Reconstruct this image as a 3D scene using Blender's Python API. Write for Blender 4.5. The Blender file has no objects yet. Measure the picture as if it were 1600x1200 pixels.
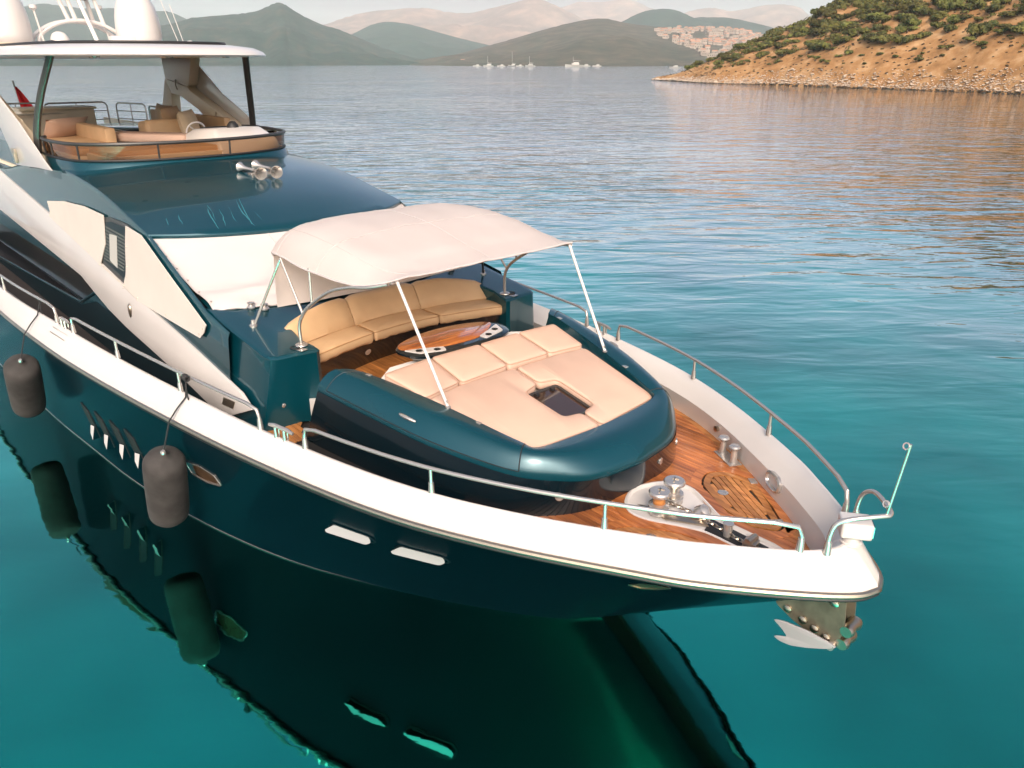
import bpy, bmesh, math, random
from mathutils import Vector, Matrix, noise
from mathutils.geometry import tessellate_polygon
R = math.radians
rnd = random.Random(7)
scene = bpy.context.scene
COL = scene.collection

# ------------------------------------------------------------------ camera
cam_d = bpy.data.cameras.new('camera'); cam = bpy.data.objects.new('camera', cam_d); COL.objects.link(cam)
cam.location = (1.7, -5.5, 5.808)
cam.rotation_euler = (R(90 - 22.74), 0, R(137.5 - 90))
cam_d.sensor_width = 36; cam_d.lens = 27.0
cam_d.clip_start = 0.1; cam_d.clip_end = 60000
scene.camera = cam

# ------------------------------------------------------------------ light
SUN_H, SUN_E = -40.0, 36.0           # heading (deg from +X, ccw) and elevation of the sun
w = bpy.data.worlds.new('World'); scene.world = w; w.use_nodes = True
nt = w.node_tree; bg = nt.nodes['Background']
sky = nt.nodes.new('ShaderNodeTexSky'); sky.sky_type = 'NISHITA'; sky.sun_disc = False
sky.sun_elevation = R(SUN_E); sky.sun_rotation = R(90 - SUN_H)
sky.dust_density = 7.0; sky.air_density = 0.5; sky.ozone_density = 0.4
nt.links.new(sky.outputs[0], bg.inputs[0]); bg.inputs[1].default_value = 0.15
sd = bpy.data.lights.new('sun', 'SUN'); sun = bpy.data.objects.new('sun', sd); COL.objects.link(sun)
sd.energy = 0.7; sd.angle = R(16); sd.color = (1.0, 0.80, 0.62)
sdir = Vector((math.cos(R(SUN_H)) * math.cos(R(SUN_E)), math.sin(R(SUN_H)) * math.cos(R(SUN_E)), math.sin(R(SUN_E))))
sun.rotation_euler = (-sdir).to_track_quat('-Z', 'Y').to_euler()
scene.view_settings.view_transform = 'Standard'; scene.view_settings.look = 'None'
scene.view_settings.exposure = 0.9; scene.view_settings.gamma = 1
scene.cycles.use_denoising = True
scene.cycles.max_bounces = 10; scene.cycles.volume_bounces = 1
scene.cycles.caustics_reflective = False; scene.cycles.caustics_refractive = False
scene.cycles.sample_clamp_indirect = 6

# ------------------------------------------------------------------ materials
def nodes(m):
    return m.node_tree.nodes, m.node_tree.links
def mat(name, col, rough=0.5, metal=0.0, coat=0.0, var=0.0, vscale=3.0, bump=0.0, bscale=40.0, spec=0.5, dirt=None, sheen=0.0):
    m = bpy.data.materials.new(name); m.use_nodes = True
    N, L = nodes(m); p = N['Principled BSDF']
    p.inputs['Base Color'].default_value = (*col, 1); p.inputs['Roughness'].default_value = rough
    p.inputs['Metallic'].default_value = metal; p.inputs['Coat Weight'].default_value = coat
    p.inputs['Coat Roughness'].default_value = 0.03
    p.inputs['Specular IOR Level'].default_value = spec; p.inputs['Sheen Weight'].default_value = sheen
    tc = N.new('ShaderNodeTexCoord')
    if var > 0:
        nz = N.new('ShaderNodeTexNoise'); nz.inputs['Scale'].default_value = vscale; nz.inputs['Detail'].default_value = 5
        L.new(tc.outputs['Object'], nz.inputs['Vector'])
        cr = N.new('ShaderNodeValToRGB'); e = cr.color_ramp.elements
        e[0].position = 0.3; e[1].position = 0.7
        a = dirt if dirt else tuple(c * (1 - var) for c in col)
        e[0].color = (*a, 1); e[1].color = (*[min(1, c * (1 + var * 0.5)) for c in col], 1)
        L.new(nz.outputs[0], cr.inputs[0]); L.new(cr.outputs[0], p.inputs['Base Color'])
    if bump > 0:
        nb = N.new('ShaderNodeTexNoise'); nb.inputs['Scale'].default_value = bscale; nb.inputs['Detail'].default_value = 4
        L.new(tc.outputs['Object'], nb.inputs['Vector'])
        b = N.new('ShaderNodeBump'); b.inputs['Strength'].default_value = bump; b.inputs['Distance'].default_value = 0.01
        L.new(nb.outputs[0], b.inputs['Height']); L.new(b.outputs[0], p.inputs['Normal'])
    return m
M = {}
M['teal'] = mat('teal_paint', (0.001, 0.056, 0.078), 0.26, 0.4, 0.55, 0.12, 0.6, 0.006, 2.0)
M['navy'] = mat('dark_teal_paint', (0.002, 0.008, 0.012), 0.16, 0.0, 0.6, 0.1, 0.8)
M['sidedark'] = mat('dark_side_tone', (0.003, 0.013, 0.018), 0.4, 0, 0, 0.2, 0.8, 0, 1, 0.25)  # lower wall's dark reflections put into the colour; panes and port frames share it
M['hull'] = mat('hull_paint', (0.001, 0.0155, 0.023), 0.2, 0.0, 0.05, 0.15, 0.5, 0.004, 1.5, 0.04)
M['white'] = mat('white_gelcoat', (0.60, 0.57, 0.545), 0.28, 0, 0.5, 0.04, 1.2)
M['cream'] = mat('cream_gelcoat', (0.72, 0.62, 0.47), 0.4, 0, 0.2, 0.05, 2)
M['steel'] = mat('polished_steel', (0.52, 0.49, 0.46), 0.2, 0.72)
M['galv'] = mat('galvanised_steel', (0.36, 0.345, 0.36), 0.4, 0.1)
M['bronze'] = mat('dull_steel', (0.55, 0.46, 0.36), 0.3, 1.0)
M['pitsteel'] = mat('anchor_plate_steel', (0.20, 0.18, 0.13), 0.35, 0.45, 0, 0.4, 6, 0.03, 10)
M['darktube'] = mat('dark_steel_tube', (0.035, 0.034, 0.033), 0.4, 0.0, 0.0)
M['rubber'] = mat('black_rubber', (0.012, 0.012, 0.013), 0.55)
M['caulk'] = mat('black_caulk', (0.015, 0.012, 0.010), 0.7)
M['canvas'] = mat('white_canvas', (0.53, 0.485, 0.47), 0.85, 0, 0, 0.05, 1.5, 0.10, 90, 0.2)
def add_translucent(m, col, f):
    N, L = nodes(m); p = N['Principled BSDF']; out = [n for n in N if n.type == 'OUTPUT_MATERIAL'][0]
    t = N.new('ShaderNodeBsdfTranslucent'); t.inputs[0].default_value = (*col, 1); x = N.new('ShaderNodeMixShader'); x.inputs[0].default_value = f
    L.new(p.outputs[0], x.inputs[1]); L.new(t.outputs[0], x.inputs[2]); L.new(x.outputs[0], out.inputs['Surface'])
M['awning'] = mat('awning_canvas', (0.66, 0.61, 0.59), 0.85, 0, 0, 0.06, 1.5, 0.12, 90, 0.2)
add_translucent(M['awning'], (0.75, 0.60, 0.42), 0.30)
M['cover'] = mat('cream_window_canvas', (0.60, 0.555, 0.505), 0.85, 0, 0, 0.05, 1.5, 0.08, 90, 0.2)
M['pad'] = mat('peach_vinyl', (0.56, 0.385, 0.295), 0.62, 0, 0, 0.08, 2.0, 0.05, 6, 0.3)
M['tan'] = mat('tan_vinyl', (0.55, 0.365, 0.205), 0.55, 0, 0, 0.10, 2.5, 0.08, 7, 0.35)
M['padseam'] = mat('peach_piping', (0.46, 0.29, 0.21), 0.6)
M['tanseam'] = mat('tan_piping', (0.38, 0.21, 0.09), 0.6)
M['beige'] = mat('beige_fabric', (0.68, 0.52, 0.34), 0.85, 0, 0, 0.1, 4, 0.05, 60, 0.2)
M['fender'] = mat('grey_felt', (0.055, 0.052, 0.050), 0.95, 0, 0, 0.35, 4, 0.4, 120, 0.1, sheen=0.05)
M['rope'] = mat('dark_rope', (0.02, 0.02, 0.022), 0.8)
M['red'] = mat('red_cloth', (0.55, 0.01, 0.015), 0.8)
M['shadedeck'] = mat('shaded_side_deck', (0.035, 0.026, 0.022), 0.7, 0, 0, 0.2, 3)  # deck darkened: the shade behind the bulwark is put into its colour
M['floorwhite'] = mat('white_nonslip', (0.72, 0.69, 0.66), 0.6, 0, 0, 0.05, 3)
M['glassdark'] = mat('dark_window_glass', (0.004, 0.006, 0.007), 0.02, 0.0, 1.0, spec=0.9)
M['slat'] = mat('dark_blind_slat', (0.10, 0.11, 0.10), 0.6)
M['blind'] = mat('pale_blind', (0.45, 0.45, 0.42), 0.7)

def glass_tint(name, col, fac):
    m = bpy.data.materials.new(name); m.use_nodes = True; N, L = nodes(m)
    for n in list(N):
        if n.type != 'OUTPUT_MATERIAL': N.remove(n)
    out = [n for n in N if n.type == 'OUTPUT_MATERIAL'][0]
    t = N.new('ShaderNodeBsdfTransparent'); t.inputs[0].default_value = (*col, 1)
    g = N.new('ShaderNodeBsdfGlossy'); g.inputs['Roughness'].default_value = 0.03
    f = N.new('ShaderNodeFresnel'); f.inputs[0].default_value = 1.5
    mx = N.new('ShaderNodeMixShader')
    L.new(f.outputs[0], mx.inputs[0]); L.new(t.outputs[0], mx.inputs[1]); L.new(g.outputs[0], mx.inputs[2]); L.new(mx.outputs[0], out.inputs[0])
    return m
M['portglass'] = mat('port_sky_reflection', (0.50, 0.49, 0.49), 0.25, 0.2, 0.4)  # pale colour stands in for sky reflected by the port panes
M['portamber'] = mat('amber_port_glass', (0.16, 0.10, 0.06), 0.08, 0.2, 1.0, 0.6, 8)
M['screen'] = glass_tint('bronze_screen_glass', (0.36, 0.245, 0.16), 0.5)
M['hatchglass'] = mat('smoked_acrylic', (0.035, 0.018, 0.012), 0.06, 0, 1.0)

def wood(name, c1, c2, rough, coat, scale, axis=0):
    m = bpy.data.materials.new(name); m.use_nodes = True; N, L = nodes(m); p = N['Principled BSDF']
    tc = N.new('ShaderNodeTexCoord'); mp = N.new('ShaderNodeMapping')
    s = [12.0, 12.0, 12.0]; s[axis] = 0.8
    mp.inputs['Scale'].default_value = s
    oi = N.new('ShaderNodeObjectInfo')
    va = N.new('ShaderNodeVectorMath'); va.operation = 'ADD'
    cx = N.new('ShaderNodeCombineXYZ'); L.new(oi.outputs['Random'], cx.inputs[2])
    mu = N.new('ShaderNodeVectorMath'); mu.operation = 'SCALE'; mu.inputs['Scale'].default_value = 7.0; L.new(cx.outputs[0], mu.inputs[0])
    L.new(tc.outputs['Object'], mp.inputs[0]); L.new(mp.outputs[0], va.inputs[0]); L.new(mu.outputs[0], va.inputs[1])
    nz = N.new('ShaderNodeTexNoise'); nz.inputs['Scale'].default_value = scale; nz.inputs['Detail'].default_value = 6
    L.new(va.outputs[0], nz.inputs['Vector'])
    cr = N.new('ShaderNodeValToRGB'); e = cr.color_ramp.elements; e[0].position = 0.32; e[1].position = 0.68
    e[0].color = (*c1, 1); e[1].color = (*c2, 1)
    L.new(nz.outputs[0], cr.inputs[0])
    big = N.new('ShaderNodeTexNoise'); big.inputs['Scale'].default_value = 1.7; big.inputs['Detail'].default_value = 3
    L.new(tc.outputs['Object'], big.inputs['Vector'])
    hs = N.new('ShaderNodeHueSaturation')
    mr = N.new('ShaderNodeMapRange'); mr.inputs[1].default_value = 0.3; mr.inputs[2].default_value = 0.7; mr.inputs[3].default_value = 0.62; mr.inputs[4].default_value = 1.25
    ad = N.new('ShaderNodeMath'); ad.operation = 'MULTIPLY_ADD'; ad.inputs[1].default_value = 0.35; L.new(oi.outputs['Random'], ad.inputs[0])
    L.new(big.outputs[0], mr.inputs[0]); L.new(mr.outputs[0], ad.inputs[2])
    sb = N.new('ShaderNodeMath'); sb.operation = 'SUBTRACT'; sb.inputs[1].default_value = 0.17; L.new(ad.outputs[0], sb.inputs[0])
    L.new(sb.outputs[0], hs.inputs['Value']); L.new(cr.outputs[0], hs.inputs['Color'])
    L.new(hs.outputs[0], p.inputs['Base Color'])
    p.inputs['Roughness'].default_value = rough; p.inputs['Coat Weight'].default_value = coat; p.inputs['Coat Roughness'].default_value = 0.06
    return m
M['teak'] = wood('varnished_teak', (0.25, 0.072, 0.021), (0.56, 0.20, 0.058), 0.33, 0.25, 2.2)
M['teak2'] = wood('golden_teak', (0.30, 0.11, 0.03), (0.58, 0.25, 0.075), 0.4, 0.15, 2.2)
M['tablewood'] = wood('lacquered_table_wood', (0.22, 0.055, 0.012), (0.52, 0.17, 0.03), 0.15, 1.0, 1.6, 1)

# ------------------------------------------------------------------ geometry helpers
class MB:
    def __init__(s): s.v = []; s.f = []; s.mi = []
    def add(s, verts, faces, mi=0):
        o = len(s.v); s.v += [tuple(v) for v in verts]
        for f in faces: s.f.append(tuple(i + o for i in f)); s.mi.append(mi)
    def loft(s, rings, closed=True, caps=True, mi=0):
        n = len(rings[0]); vs = [p for r in rings for p in r]; fs = []
        for i in range(len(rings) - 1):
            for j in range(n if closed else n - 1):
                k = (j + 1) % n
                fs.append((i * n + j, i * n + k, (i + 1) * n + k, (i + 1) * n + j))
        if caps and closed:
            fs.append(tuple(range(n))[::-1]); fs.append(tuple((len(rings) - 1) * n + j for j in range(n)))
        s.add(vs, fs, mi)
    def tube(s, path, r, n=8, caps=True, mi=0):
        path = [Vector(p) for p in path]; rings = []; up = None
        for i, p in enumerate(path):
            a = path[max(0, i - 1)]; b = path[min(len(path) - 1, i + 1)]
            t = (b - a).normalized()
            if up is None:
                up = Vector((0, 0, 1)) if abs(t.z) < 0.9 else Vector((1, 0, 0))
            x = t.cross(up)
            if x.length < 1e-5: x = t.cross(Vector((0.3, 1, 0.2)))
            x.normalize(); y = x.cross(t).normalized(); up = y
            rr = r[i] if isinstance(r, (list, tuple)) else r
            rings.append([p + x * (rr * math.cos(2 * math.pi * k / n)) + y * (rr * math.sin(2 * math.pi * k / n)) for k in range(n)])
        s.loft(rings, True, caps, mi)
    def box(s, c, d, rz=0, rot=None, mi=0):
        c = Vector(c); m = rot if rot else Matrix.Rotation(rz, 3, 'Z')
        vs = [c + m @ Vector((x * d[0] / 2, y * d[1] / 2, z * d[2] / 2)) for x in (-1, 1) for y in (-1, 1) for z in (-1, 1)]
        s.add(vs, [(0, 1, 3, 2), (4, 6, 7, 5), (0, 4, 5, 1), (2, 3, 7, 6), (0, 2, 6, 4), (1, 5, 7, 3)], mi)
    def lathe(s, prof, c, n=20, axis=(0, 0, 1), mi=0):
        c = Vector(c); a = Vector(axis).normalized(); u = a.orthogonal().normalized(); q = a.cross(u)
        rings = [[c + a * h + (u * math.cos(2 * math.pi * k / n) + q * math.sin(2 * math.pi * k / n)) * max(r, 1e-4) for k in range(n)] for r, h in prof]
        s.loft(rings, True, True, mi)
    def prism(s, poly, vec, mi=0):
        vec = Vector(vec); n = len(poly); a = [Vector(p) for p in poly]; b = [p + vec for p in a]
        tri = tessellate_polygon([a])
        fs = [tuple(t) for t in tri] + [tuple(i + n for i in t[::-1]) for t in tri]
        fs += [(i, (i + 1) % n, (i + 1) % n + n, i + n) for i in range(n)]
        s.add(a + b, fs, mi)
    def obj(s, name, mats, parent=None, org=None, smooth=40, bevel=0, seg=2):
        me = bpy.data.meshes.new(name)
        o3 = Vector(org) if org is not None else (Vector(parent['_o']) if parent is not None else Vector())
        me.from_pydata([tuple(Vector(v) - o3) for v in s.v], [], s.f)
        if not isinstance(mats, (list, tuple)): mats = [mats]
        for mm in mats: me.materials.append(mm)
        if len(mats) > 1: me.polygons.foreach_set('material_index', s.mi)
        bm = bmesh.new(); bm.from_mesh(me)
        bmesh.ops.remove_doubles(bm, verts=bm.verts, dist=1e-5)
        bmesh.ops.recalc_face_normals(bm, faces=bm.faces)
        if bevel:
            ed = [e for e in bm.edges if len(e.link_faces) == 2 and e.calc_face_angle(0) > R(30)]
            bmesh.ops.bevel(bm, geom=ed, offset=bevel, segments=seg, profile=0.6, affect='EDGES', clamp_overlap=True)
        for f in bm.faces: f.smooth = True
        for e in bm.edges:
            if len(e.link_faces) == 2 and e.calc_face_angle(0) > R(smooth): e.smooth = False
        bm.to_mesh(me); bm.free()
        o = bpy.data.objects.new(name, me); COL.objects.link(o)
        o['_o'] = tuple(o3)
        if parent is not None: o.parent = parent
        else: o.location = o3
        return o
def thing(name, label, cat, loc, group=None):
    o = bpy.data.objects.new(name, None); COL.objects.link(o); o.location = loc; o['_o'] = tuple(loc)
    o.empty_display_size = 0.2
    return tag(o, label, cat, group)
def tag(o, label=None, cat=None, group=None, kind=None):
    if label: o['label'] = label
    if cat: o['category'] = cat
    if group: o['group'] = group
    if kind: o['kind'] = kind
    return o
def cr(pts, k=5, closed=False):
    pts = [Vector(p) for p in pts]; n = len(pts); out = []
    for i in range(n if closed else n - 1):
        g = (lambda j: pts[j % n]) if closed else (lambda j: pts[max(0, min(n - 1, j))])
        p0, p1, p2, p3 = g(i - 1), g(i), g(i + 1), g(i + 2)
        if not closed:
            if i == 0: p0 = p1 * 2 - p2
            if i == n - 2: p3 = p2 * 2 - p1
        for q in range(k):
            t = q / k
            out.append(0.5 * ((2 * p1) + (p2 - p0) * t + (2 * p0 - 5 * p1 + 4 * p2 - p3) * t * t + (3 * p1 - p0 - 3 * p2 + p3) * t ** 3))
    if not closed: out.append(pts[-1])
    return out
def roundpoly(poly, r, k=4):
    out = []; n = len(poly)
    for i in range(n):
        p = Vector(poly[i]); a = Vector(poly[i - 1]) - p; b = Vector(poly[(i + 1) % n]) - p
        rr = min(r, a.length * 0.45, b.length * 0.45)
        A = p + a.normalized() * rr; B = p + b.normalized() * rr
        for q in range(k + 1):
            t = q / k; out.append(A * (1 - t) ** 2 + p * 2 * t * (1 - t) + B * t * t)
    return out
def inset(poly, d):
    n = len(poly); out = []
    area = sum(poly[i].x * poly[(i + 1) % n].y - poly[(i + 1) % n].x * poly[i].y for i in range(n)); sg = 1 if area > 0 else -1
    for i in range(n):
        p = poly[i]; a = (p - poly[i - 1]); b = (poly[(i + 1) % n] - p)
        na = Vector((-a.y, a.x, 0)); nb = Vector((-b.y, b.x, 0))
        if na.length < 1e-9: na = nb.copy()
        if nb.length < 1e-9: nb = na.copy()
        m = (na.normalized() + nb.normalized())
        if m.length < 1e-6: m = na
        out.append(p + m.normalized() * d * sg)
    return out
def cushion_mb(poly, th, zf, puff=0.02, rc=0.06, convex=True, e=0.035, wr=0.006):
    """poly: plan corners (x,y); zf(x,y): height of the top surface."""
    P = roundpoly([Vector((x, y, 0)) for x, y in poly], rc)
    D = []
    for i, p in enumerate(P):
        q = P[(i + 1) % len(P)]; m = max(1, int((q - p).length / 0.09))
        D += [p.lerp(q, t / m) for t in range(m)]
    P = D; mb = MB()
    def ring(d, dz):
        rr = inset(P, d) if d else P
        return [Vector((p.x, p.y, zf(p.x, p.y) + dz + wr * noise.noise(Vector((p.x * 9, p.y * 9, dz * 30))))) for p in rr]
    rings = [ring(e * 0.6, -th), ring(0, -th + e), ring(0, -e * 1.1), ring(e * 0.28, -e * 0.38), ring(e, -e * 0.04)]
    if convex:
        c = sum(P, Vector()) / len(P); base = inset(P, e)
        for f, z in ((0.82, 0.45), (0.6, 0.75), (0.35, 0.93), (0.12, 1.0)):
            rings.append([Vector((p.x, p.y, zf(p.x, p.y) + puff * z + wr * noise.noise(Vector((p.x * 5, p.y * 5, 3.3))))) for p in [c.lerp(b, f) for b in base]])
    mb.loft(rings, True, False)
    n = len(P); last = len(rings) - 1
    if convex: mb.f.append(tuple(last * n + j for j in range(n))); mb.mi.append(0)
    else:
        top = rings[-1]; tri = tessellate_polygon([[Vector((p.x, p.y, 0)) for p in top]])
        for t in tri: mb.f.append(tuple(last * n + j for j in t)); mb.mi.append(0)
    mb.f.append(tuple(range(n))[::-1]); mb.mi.append(0)
    return mb
def mirror(pts): return [(x, -y, z) for x, y, z in pts]

# ------------------------------------------------------------------ setting: sky air, water, hills
def terrain_mat(name, cols, scale, rough=0.95, bump=0.6, bs=0.02):
    m = bpy.data.materials.new(name); m.use_nodes = True; N, L = nodes(m); p = N['Principled BSDF']
    p.inputs['Roughness'].default_value = rough; p.inputs['Specular IOR Level'].default_value = 0.1
    tc = N.new('ShaderNodeTexCoord'); nz = N.new('ShaderNodeTexNoise'); nz.inputs['Scale'].default_value = scale; nz.inputs['Detail'].default_value = 8; nz.inputs['Roughness'].default_value = 0.65
    L.new(tc.outputs['Object'], nz.inputs['Vector'])
    c = N.new('ShaderNodeValToRGB'); el = c.color_ramp.elements
    el[0].position = 0.32; el[1].position = 0.68; el[0].color = (*cols[0], 1); el[1].color = (*cols[-1], 1)
    for i, cc in enumerate(cols[1:-1]):
        e = el.new(0.32 + 0.36 * (i + 1) / (len(cols) - 1)); e.color = (*cc, 1)
    L.new(nz.outputs[0], c.inputs[0]); L.new(c.outputs[0], p.inputs['Base Color'])
    nb = N.new('ShaderNodeTexNoise'); nb.inputs['Scale'].default_value = bs; nb.inputs['Detail'].default_value = 10
    L.new(tc.outputs['Object'], nb.inputs['Vector'])
    b = N.new('ShaderNodeBump'); b.inputs['Strength'].default_value = bump; b.inputs['Distance'].default_value = 0.15 / bs * 0.4
    L.new(nb.outputs[0], b.inputs['Height']); L.new(b.outputs[0], p.inputs['Normal'])
    return m
M['scrub'] = terrain_mat('dark_scrub_hill', [(0.008, 0.022, 0.020), (0.018, 0.036, 0.030), (0.055, 0.048, 0.036)], 0.022)
M['brown'] = terrain_mat('brown_scrub_hill', [(0.024, 0.028, 0.019), (0.055, 0.045, 0.030), (0.10, 0.072, 0.047)], 0.025)
M['green2'] = terrain_mat('green_mound', [(0.008, 0.030, 0.028), (0.015, 0.042, 0.036), (0.028, 0.052, 0.040)], 0.018)
M['far'] = terrain_mat('bare_far_range', [(0.09, 0.07, 0.062), (0.17, 0.12, 0.10), (0.30, 0.20, 0.15)], 0.006)
M['dry'] = terrain_mat('dry_grass_hill', [(0.20, 0.105, 0.043), (0.34, 0.185, 0.078), (0.48, 0.31, 0.165)], 0.22, 0.95, 0.5, 0.5)

CX, CY = 1.7, -5.5
hills_surf = {}
def hill(name, ridge, foot, back, m, amp, rows=16, seed=0.0, sub=5, power=1.0):
    rp = cr([Vector(p) for p in ridge], sub)
    grid = []
    for i, p in enumerate(rp):
        d = Vector((p.x - CX, p.y - CY)); D = d.length; d /= D
        col = []
        fn = foot * (1 + 0.05 * noise.noise(Vector((i * 0.11, seed, 0))))
        for j in range(rows + 1):
            t = j / rows; dist = fn + (D - fn) * t
            z = -3 + (p.z + 3) * (t ** power) * (1 - 0.0 * t)
            x, y = CX + d.x * dist, CY + d.y * dist
            k = math.sin(math.pi * min(1, t)) ** 0.7
            nz = noise.fractal(Vector((x, y, seed * 50)) * (5.0 / max(300, D - foot)), 0.9, 2.1, 6)
            rg = abs(noise.noise(Vector((x, y, seed * 9)) * (2.2 / max(300, D - foot))))
            col.append(Vector((x, y, z + amp * nz * k - amp * 1.2 * (0.4 - rg) * k + (amp * 0.10 * noise.noise(Vector((i * 0.9, seed, 5))) if j == rows else 0))))
        for j in range(1, 6):
            t = j / 5; dist = D + back * t
            col.append(Vector((CX + d.x * dist, CY + d.y * dist, p.z * (1 - t ** 1.5) - 4 * t)))
        grid.append(col)
    mb = MB(); mb.loft(grid, False, False)
    org = (sum(p.x for p in rp) / len(rp), sum(p.y for p in rp) / len(rp), 0)
    o = mb.obj(name, m, None, org, 80); tag(o, kind='structure')
    hills_surf[name + str(seed)] = (grid, rows)
    return o
hill('hill', [(-3548, 596, 163.0), (-3526, 713, 174.6), (-3498, 836, 203.6), (-3481, 906, 199.3), (-3462, 976, 192.7), (-3430, 1081, 195.4), (-3403, 1164, 186.4), (-3376, 1240, 190.4), (-3360, 1282, 179.9), (-3340, 1333, 153.5), (-3306, 1417, 112.8)], 2700, 900, M['green2'], 25, seed=1)
hill('hill', [(-2300, 420, 30), (-2208, 634, 44.9), (-2185, 706, 71.7), (-2166, 764, 87.0), (-2149, 810, 96.5), (-2133, 851, 109.0), (-2106, 916, 116.0), (-2084, 963, 121.3), (-2068, 998, 127.9), (-2055, 1025, 140.3), (-2044, 1046, 148.1), (-2035, 1063, 142.5), (-2024, 1083, 127.8), (-2011, 1108, 113.0), (-1991, 1142, 96.5), (-1971, 1177, 86.0), (-1945, 1219, 66.1), (-1909, 1275, 41.0), (-1871, 1330, 20.3), (-1808, 1414, 2.6)], 1550, 700, M['scrub'], 20, seed=2)
hill('mountain', [(-4979, 2554, 145.9), (-4902, 2700, 203.4), (-4830, 2825, 238.3), (-4777, 2914, 272.9), (-4688, 3054, 308.1), (-4548, 3259, 328.8), (-4475, 3359, 329.6), (-4399, 3458, 307.5), (-4307, 3572, 304.3), (-4233, 3659, 327.2), (-4127, 3778, 361.3), (-4053, 3857, 383.7), (-3989, 3923, 376.1), (-3923, 3989, 345.7), (-3847, 4062, 296.3), (-3737, 4163, 227.2), (-3574, 4304, 111.1)], 3700, 900, M['far'], 55, seed=3)
hill('mountain', [(-5087, 4801, 331.7), (-4941, 4951, 397.9), (-4848, 5042, 430.4), (-4773, 5113, 458.1), (-4639, 5235, 457.1), (-4503, 5353, 474.3), (-4411, 5429, 450.0), (-4341, 5485, 411.9), (-4217, 5580, 363.8), (-4024, 5721, 230.4)], 5200, 700, M['far'], 50, seed=4)
hill('hill', [(-2804, 1533, 32.1), (-2744, 1638, 82.8), (-2713, 1689, 107.0), (-2680, 1740, 133.4), (-2647, 1790, 144.6), (-2600, 1858, 136.4), (-2544, 1934, 112.7), (-2484, 2009, 88.7), (-2406, 2102, 62.1), (-2307, 2210, 26.2)], 2300, 600, M['green2'], 15, seed=5)
hill('hill', [(-1790, 1272, 1.2), (-1729, 1352, 19.8), (-1665, 1431, 44.5), (-1632, 1468, 56.8), (-1586, 1517, 75.0), (-1540, 1564, 91.6), (-1486, 1615, 106.4), (-1449, 1648, 109.1), (-1412, 1680, 99.9), (-1367, 1717, 92.1), (-1303, 1766, 85.6), (-1238, 1812, 83.5), (-1172, 1855, 75.5), (-1117, 1889, 57.5), (-1035, 1935, 30.7), (-940, 1983, 7.3)], 1250, 500, M['brown'], 12, seed=6)
hill('hill', [(-1918, 2168, 100.6), (-1862, 2217, 135.8), (-1822, 2250, 158.8), (-1789, 2276, 168.2), (-1747, 2308, 169.6), (-1713, 2333, 159.5), (-1678, 2359, 141.7), (-1634, 2389, 125.7), (-1545, 2448, 93.9)], 2250, 500, M['green2'], 15, seed=7)
hill('hill', [(-1812, 2384, 106.8), (-1744, 2434, 144.5), (-1692, 2471, 147.8), (-1638, 2507, 145.1), (-1566, 2553, 128.3), (-1510, 2586, 111.8), (-1417, 2638, 79.3), (-1286, 2704, 29.4)], 2300, 500, M['green2'], 15, seed=8)
hill('mountain', [(-3785, 4904, 248.5), (-3645, 5008, 330.0), (-3539, 5084, 357.2), (-3466, 5134, 356.0), (-3392, 5184, 338.5), (-3301, 5242, 349.1), (-3194, 5308, 371.2), (-3084, 5372, 372.9), (-2999, 5420, 355.2), (-2942, 5451, 310.4), (-2825, 5513, 196.8)], 4700, 700, M['far'], 45, seed=9)
# low coast that closes the bay behind the hills
hill('coast', [(-2600, 300, 14), (-2450, 800, 10), (-2200, 1250, 13), (-1900, 1600, 12), (-1500, 1800, 12), (-900, 2100, 14), (-300, 2400, 14)], 1700, 900, M['brown'], 4, rows=6, seed=10)

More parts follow.
